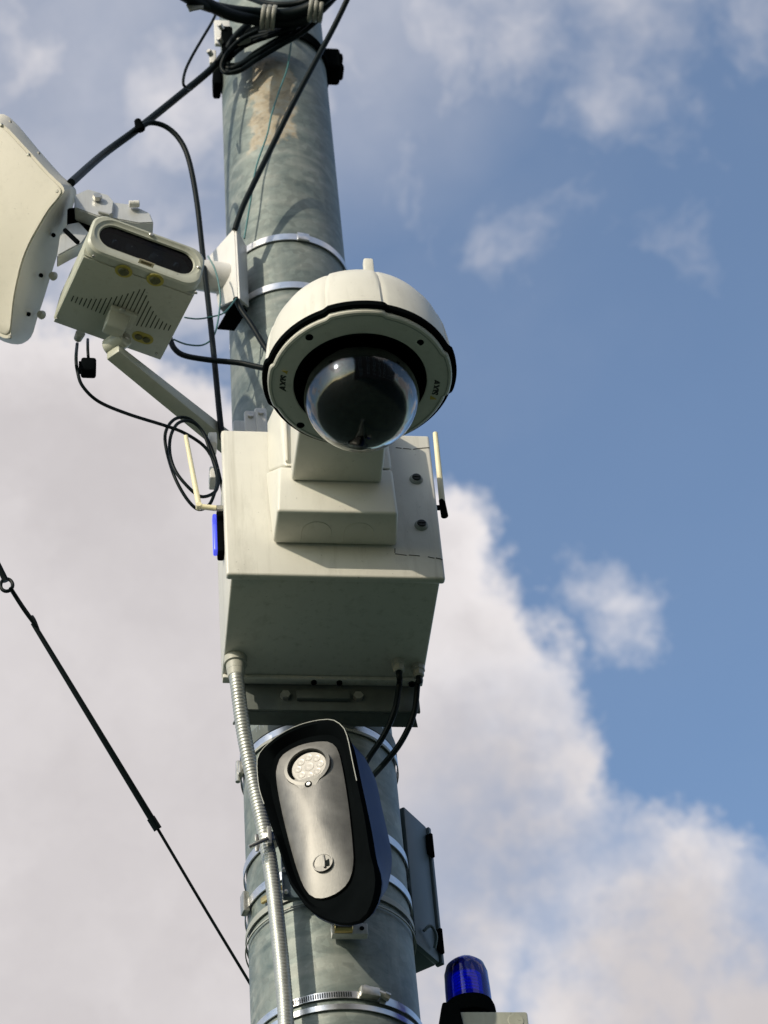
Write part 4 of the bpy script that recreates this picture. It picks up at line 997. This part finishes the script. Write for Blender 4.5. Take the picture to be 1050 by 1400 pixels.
cable('bundle_cable', 'upper thick black cable of the sagging bundle across the pole top', [(240, -14, 0.34), (268, 2, 0.30), (305, 13, 0.25), (345, 18, 0.22), (390, 20, 0.22), (425, 10, 0.24), (455, -12, 0.28)], 17, group=gt, seg=14)
cable('bundle_cable', 'lower thick black cable of the sagging bundle across the pole top', [(262, -10, 0.32), (285, 6, 0.28), (315, 20, 0.24), (350, 27, 0.21), (392, 30, 0.20), (425, 22, 0.22), (462, -14, 0.27)], 17, group=gt, seg=14)
cable('bundle_cable', 'slimmer black cable on top of the sagging bundle', [(330, -8, 0.15), (345, -2, 0.17), (372, 6, 0.20), (410, 4, 0.22), (440, -10, 0.25)], 9, group=gt, seg=12)
for k, (dx, dy, w) in enumerate(((0, 0, 8), (2, 6, 7), (6, -5, 6.5))):
    cable('coil_cable', ('outer', 'lower', 'inner')[k]+' loop of black cable coiled against the pole under the bundle', [(436, 20+dy, 0.21), (412, 40+dy, 0.18), (382, 57+dy, 0.165), (350, 76+dy, 0.15), (325+dx, 91+dy, 0.145), (309+dx, 93+dy*0.8, 0.135), (303+dx*1.5, 84, 0.13), (313+dx, 70-dy, 0.14), (338, 56-dy, 0.15), (372, 46-dy*0.5, 0.17), (405, 38, 0.19)], w, group='loops of cable at the pole top')
cable('coil_cable', 'glossy loop of black cable at the left of the coil beside the pole', [(352, 42, 0.18), (332, 52, 0.17), (316, 66, 0.16), (306, 80, 0.15), (303, 93, 0.14), (311, 100, 0.14), (330, 95, 0.15)], 6, group='loops of cable at the pole top')
def wrap(pxy, v, r, label):
    p = hv(pxy[0], pxy[1], v); t = Thing('tape_wrap', label, 'tape', tuple(p), group='grey ties round the cable bundle')
    for dx in (-0.012, 0.0, 0.012):
        mb = MB(); n = 20; d = Vector((1, 0, 0.25)); 
        pts = [p+Vector((dx+0.004*math.sin(a), -r*math.cos(a)*1.0, r*math.sin(a))) for a in [2*math.pi*i/n for i in range(n+1)]]
        mb.tube(pts, 0.0050, 8, 1, flat=0.35); t.part('turn', mb, TAPE)
wrap((367, 24), 0.215, 0.028, 'grey tie round the cable bundle at the middle of the pole')
wrap((432, 14), 0.235, 0.027, 'grey tie round the cable bundle at the right edge of the pole')
mb = MB(); p = hv(332, 56, 0.16)
mb.loft([[p+Vector((a*math.cos(t), b*math.sin(t)*0.4-0.004, b*math.sin(t)*0.9+a*math.cos(t)*0.5)) for t in [2*math.pi*i/16 for i in range(16)]] for a, b in ((0.012, 0.006), (0.016, 0.009), (0.014, 0.007))]) if False else mb.cyl(p+Vector((-0.013, 0, -0.006)), p+Vector((0.017, 0, 0.008)), 0.0095, 0.0085, 14, 0.003)
Thing('cable_marker', 'pale grey sleeve on the black cable at the upper left of the pole', 'cable tag', tuple(p), mb=mb, mat=GREYP if False else TAPE)
cable('thin_cable', 'thin dark cable hanging outside the clamp at the upper left', [(298, 12, 0.2), (290, 30, 0.2), (277, 52, 0.2), (262, 78, 0.2), (253, 98, 0.2), (251, 116, 0.2), (262, 122, 0.17)], 4)
gw_ = 'thin teal wires'
cable('teal_wire', 'thin teal wire running down the stained front of the pole', [(399, 50, 0.15), (393, 92, 0.145), (381, 126, 0.145), (371, 158, 0.14), (365, 185, 0.14), (350, 230, 0.135), (342, 278, 0.13), (334, 326, 0.12)], 2.4, TEAL, gw_)
cable('teal_wire', 'thin teal wire curling down beside the white bracket tube', [(284, 350, 0.19), (293, 366, 0.19), (299, 388, 0.19), (301, 414, 0.185), (294, 455, 0.18), (279, 471, 0.18), (256, 471, 0.19), (237, 464, 0.20)], 2.4, TEAL, gw_)
cable('teal_wire', 'thin teal wire between the illuminator and the bracket gusset', [(252, 434, 0.20), (270, 436, 0.19), (290, 433, 0.18), (307, 427, 0.18), (323, 408, 0.17)], 2.2, TEAL, gw_)
cable('lamp_cable', 'black cable from behind the illuminator across the pole to the dome camera', [(232, 462, 0.20), (238, 476, 0.2), (252, 486, 0.2), (285, 492, 0.21), (325, 496, 0.22), (345, 500, 0.23), (372, 506, 0.25)], 8)
cable('riser_cable', 'black cable leaving the bracket gusset down the pole behind the dome camera', [(322, 408, 0.165), (330, 424, 0.16), (345, 446, 0.16), (358, 468, 0.165), (372, 490, 0.17), (385, 520, 0.17)], 8)
cable('lamp_lead', 'thin black lead from the illuminator looped twice beside the cabinet', [ILP(105.5, 470), (104, 490, 0.45), (106, 508, 0.45), (113, 528, 0.44), (135, 549, 0.42), (175, 566, 0.38), (226, 582, 0.33), (252, 592, 0.31), (278, 609, 0.29), (292, 630, 0.28), (298, 654, 0.28), (295, 671, 0.29), (280, 679, 0.30), (266, 674, 0.31), (243, 649, 0.32), (233, 624, 0.32), (233, 598, 0.31), (243, 579, 0.30), (260, 576, 0.29), (277, 590, 0.28), (288, 620, 0.275), (297, 654, 0.27), (292, 678, 0.27), (284, 692, 0.27), (270, 696, 0.28), (254, 680, 0.29), (238, 650, 0.30), (227, 612, 0.30), (227, 589, 0.30), (239, 573, 0.29), (257, 572, 0.28), (275, 587, 0.27), (290, 615, 0.26), (300, 650, 0.25), (308, 690, 0.24)], 4.6, sub=6)
pl = Thing('hanging_plug', 'black plug hanging under the illuminator on a short lead', 'plug', tuple(hv(120, 500, 0.44)))
mb = MB(); mb.tube([ILP(120, 464), hv(120, 478, 0.44), hv(121, 492, 0.44)], 0.0028, 8, 4); pl.part('lead', mb, BLACK)
p = hv(121, 503, 0.44); mb = MB(); mb.box((p.x-0.014, p.y-0.012, p.z-0.018), (p.x+0.014, p.y+0.012, p.z+0.018), 0.005, 3); mb.box((p.x-0.018, p.y-0.006, p.z-0.012), (p.x-0.013, p.y+0.006, p.z+0.012), 0.001); pl.part('body', mb, BLKP)

# ------------------------------------------------------------------ tension clamp round the pole top
tcq = Thing('tension_clamp', 'black clamp ring round the pole top with a block on its right side', 'clamp', (0, 0, hp(450, 100).z))
z = 6.73; mb = band_mesh(z, 0.035, lift=0.004, thick=0.004); tcq.part('ring', mb, BLKP)
q = hv(441, 66, 0.0); r_ = hv(452, 92, 0.0)
mb = MB(); mb.box((r_.x-0.02, -0.03, r_.z-0.035), (r_.x+0.022, 0.03, r_.z+0.040), 0.008, 3); mb.box((r_.x+0.01, -0.02, r_.z+0.012), (r_.x+0.030, 0.02, r_.z+0.035), 0.006); mb.box((r_.x+0.01, -0.02, r_.z-0.028), (r_.x+0.030, 0.02, r_.z-0.008), 0.006); tcq.part('block', mb, BLKP)
l_ = hv(293, 100, 0.02)
mb = MB(); mb.box((l_.x-0.003, -0.03, l_.z-0.050), (l_.x+0.016, 0.02, l_.z+0.02), 0.006); tcq.part('left_jaw', mb, BLKP)
for px, py in ((287, 72), (302, 36), (301, 55)):
    c = hv(px, py, 0.16); mb = MB(); mb.cyl(c+Vector((0.004, 0.008, 0)), c+Vector((-0.004, -0.006, 0)), 0.0065, None, 6, 0.001); tcq.part('bolt', mb, BOLT)
ub = Thing('cable_bracket', 'small cream bracket plate behind the cables at the upper left of the pole', 'bracket', tuple(hv(308, 40, 0.13)))
c = hv(306, 44, 0.13); mb = MB(); mb.box((c.x-0.022, c.y, c.z-0.045), (c.x+0.016, c.y+0.012, c.z+0.05), 0.004); ub.part('plate', mb, BRW)
c = hv(291, 78, 0.13); mb = MB(); mb.box((c.x-0.008, c.y, c.z-0.02), (c.x+0.008, c.y+0.012, c.z+0.03), 0.003); ub.part('tongue', mb, BRW)
c = hv(312, 60, 0.135); mb = MB(); mb.box((c.x-0.016, c.y-0.02, c.z-0.06), (c.x+0.010, c.y+0.005, c.z+0.045), 0.005); ub.part('wedge', mb, BLKP)
mb = MB(); a = hv(255, 10, 0.3)
for k in range(5): mb.tube([hv(278, 9+k*0.5, 0.3), hv(266, 9+k, 0.3), hv(255+k, 7+k*2, 0.3)], 0.0028, 6, 3)
Thing('frayed_end', 'frayed cut strand end sticking out beside the bundle at the top left', 'wire', tuple(a), mb=mb, mat=TAPE)

# ------------------------------------------------------------------ guy wire at the lower left
gy = Thing('guy_wire', 'black preformed guy grip and thin wire slanting down behind the pole at the lower left', 'wire', tuple(hv(10, 800, 0.3)))
G = [(45, 852, 0.26), (90, 926, 0.22), (150, 1025, 0.16), (216, 1134, 0.08)]
mb = MB(); P = [hv(*g) for g in G]; s = pxsize(P[0]); mb.tube(P, lambda t: (3.4+1.5*t)*s, 10, 12); gy.part('grip', mb, BLACK)
mb = MB(); P = [hv(212, 1127, 0.085), hv(280, 1242, 0.0), hv(345, 1350, -0.08), hv(420, 1476, -0.16), hv(560, 1712, -0.3)]; mb.tube(P, 2.2*s, 8, 6); gy.part('wire', mb, BLACK)
mb = MB(); P = [hv(14, 808, 0.3), hv(30, 833, 0.28), hv(47, 856, 0.26)]; mb.tube([p+Vector((0.003, 0, 0)) for p in P], 2.8*s, 8, 4); mb.tube([hv(14, 803, 0.31), hv(31, 829, 0.28), hv(48, 853, 0.26)], 2.6*s, 8, 4); mb.tube([hv(44, 843, 0.255), hv(48, 850, 0.26), hv(56, 872, 0.25)], 2.4*s, 8, 3); gy.part('eye_legs', mb, BLACK)
mb = MB(); c = hv(9, 800, 0.3); n = 24
mb.tube([c+Vector((8.2*s*math.cos(2*math.pi*i/n), 0, 9.5*s*math.sin(2*math.pi*i/n)*1.2)) for i in range(n+1)], 2.6*s, 8, 1); gy.part('thimble', mb, BLACK)
mb = MB(); mb.tube([hv(8, 795, 0.3), hv(0, 778, 0.31), hv(-40, 700, 0.36), hv(-160, 470, 0.5)], 4.5*s, 8, 3); gy.part('upper_link', mb, BLACK)
mb = MB(); mb.tube([hv(206, 1118, 0.09), hv(216, 1134, 0.078)], 6*s, 10, 1); gy.part('sleeve', mb, BLACK)
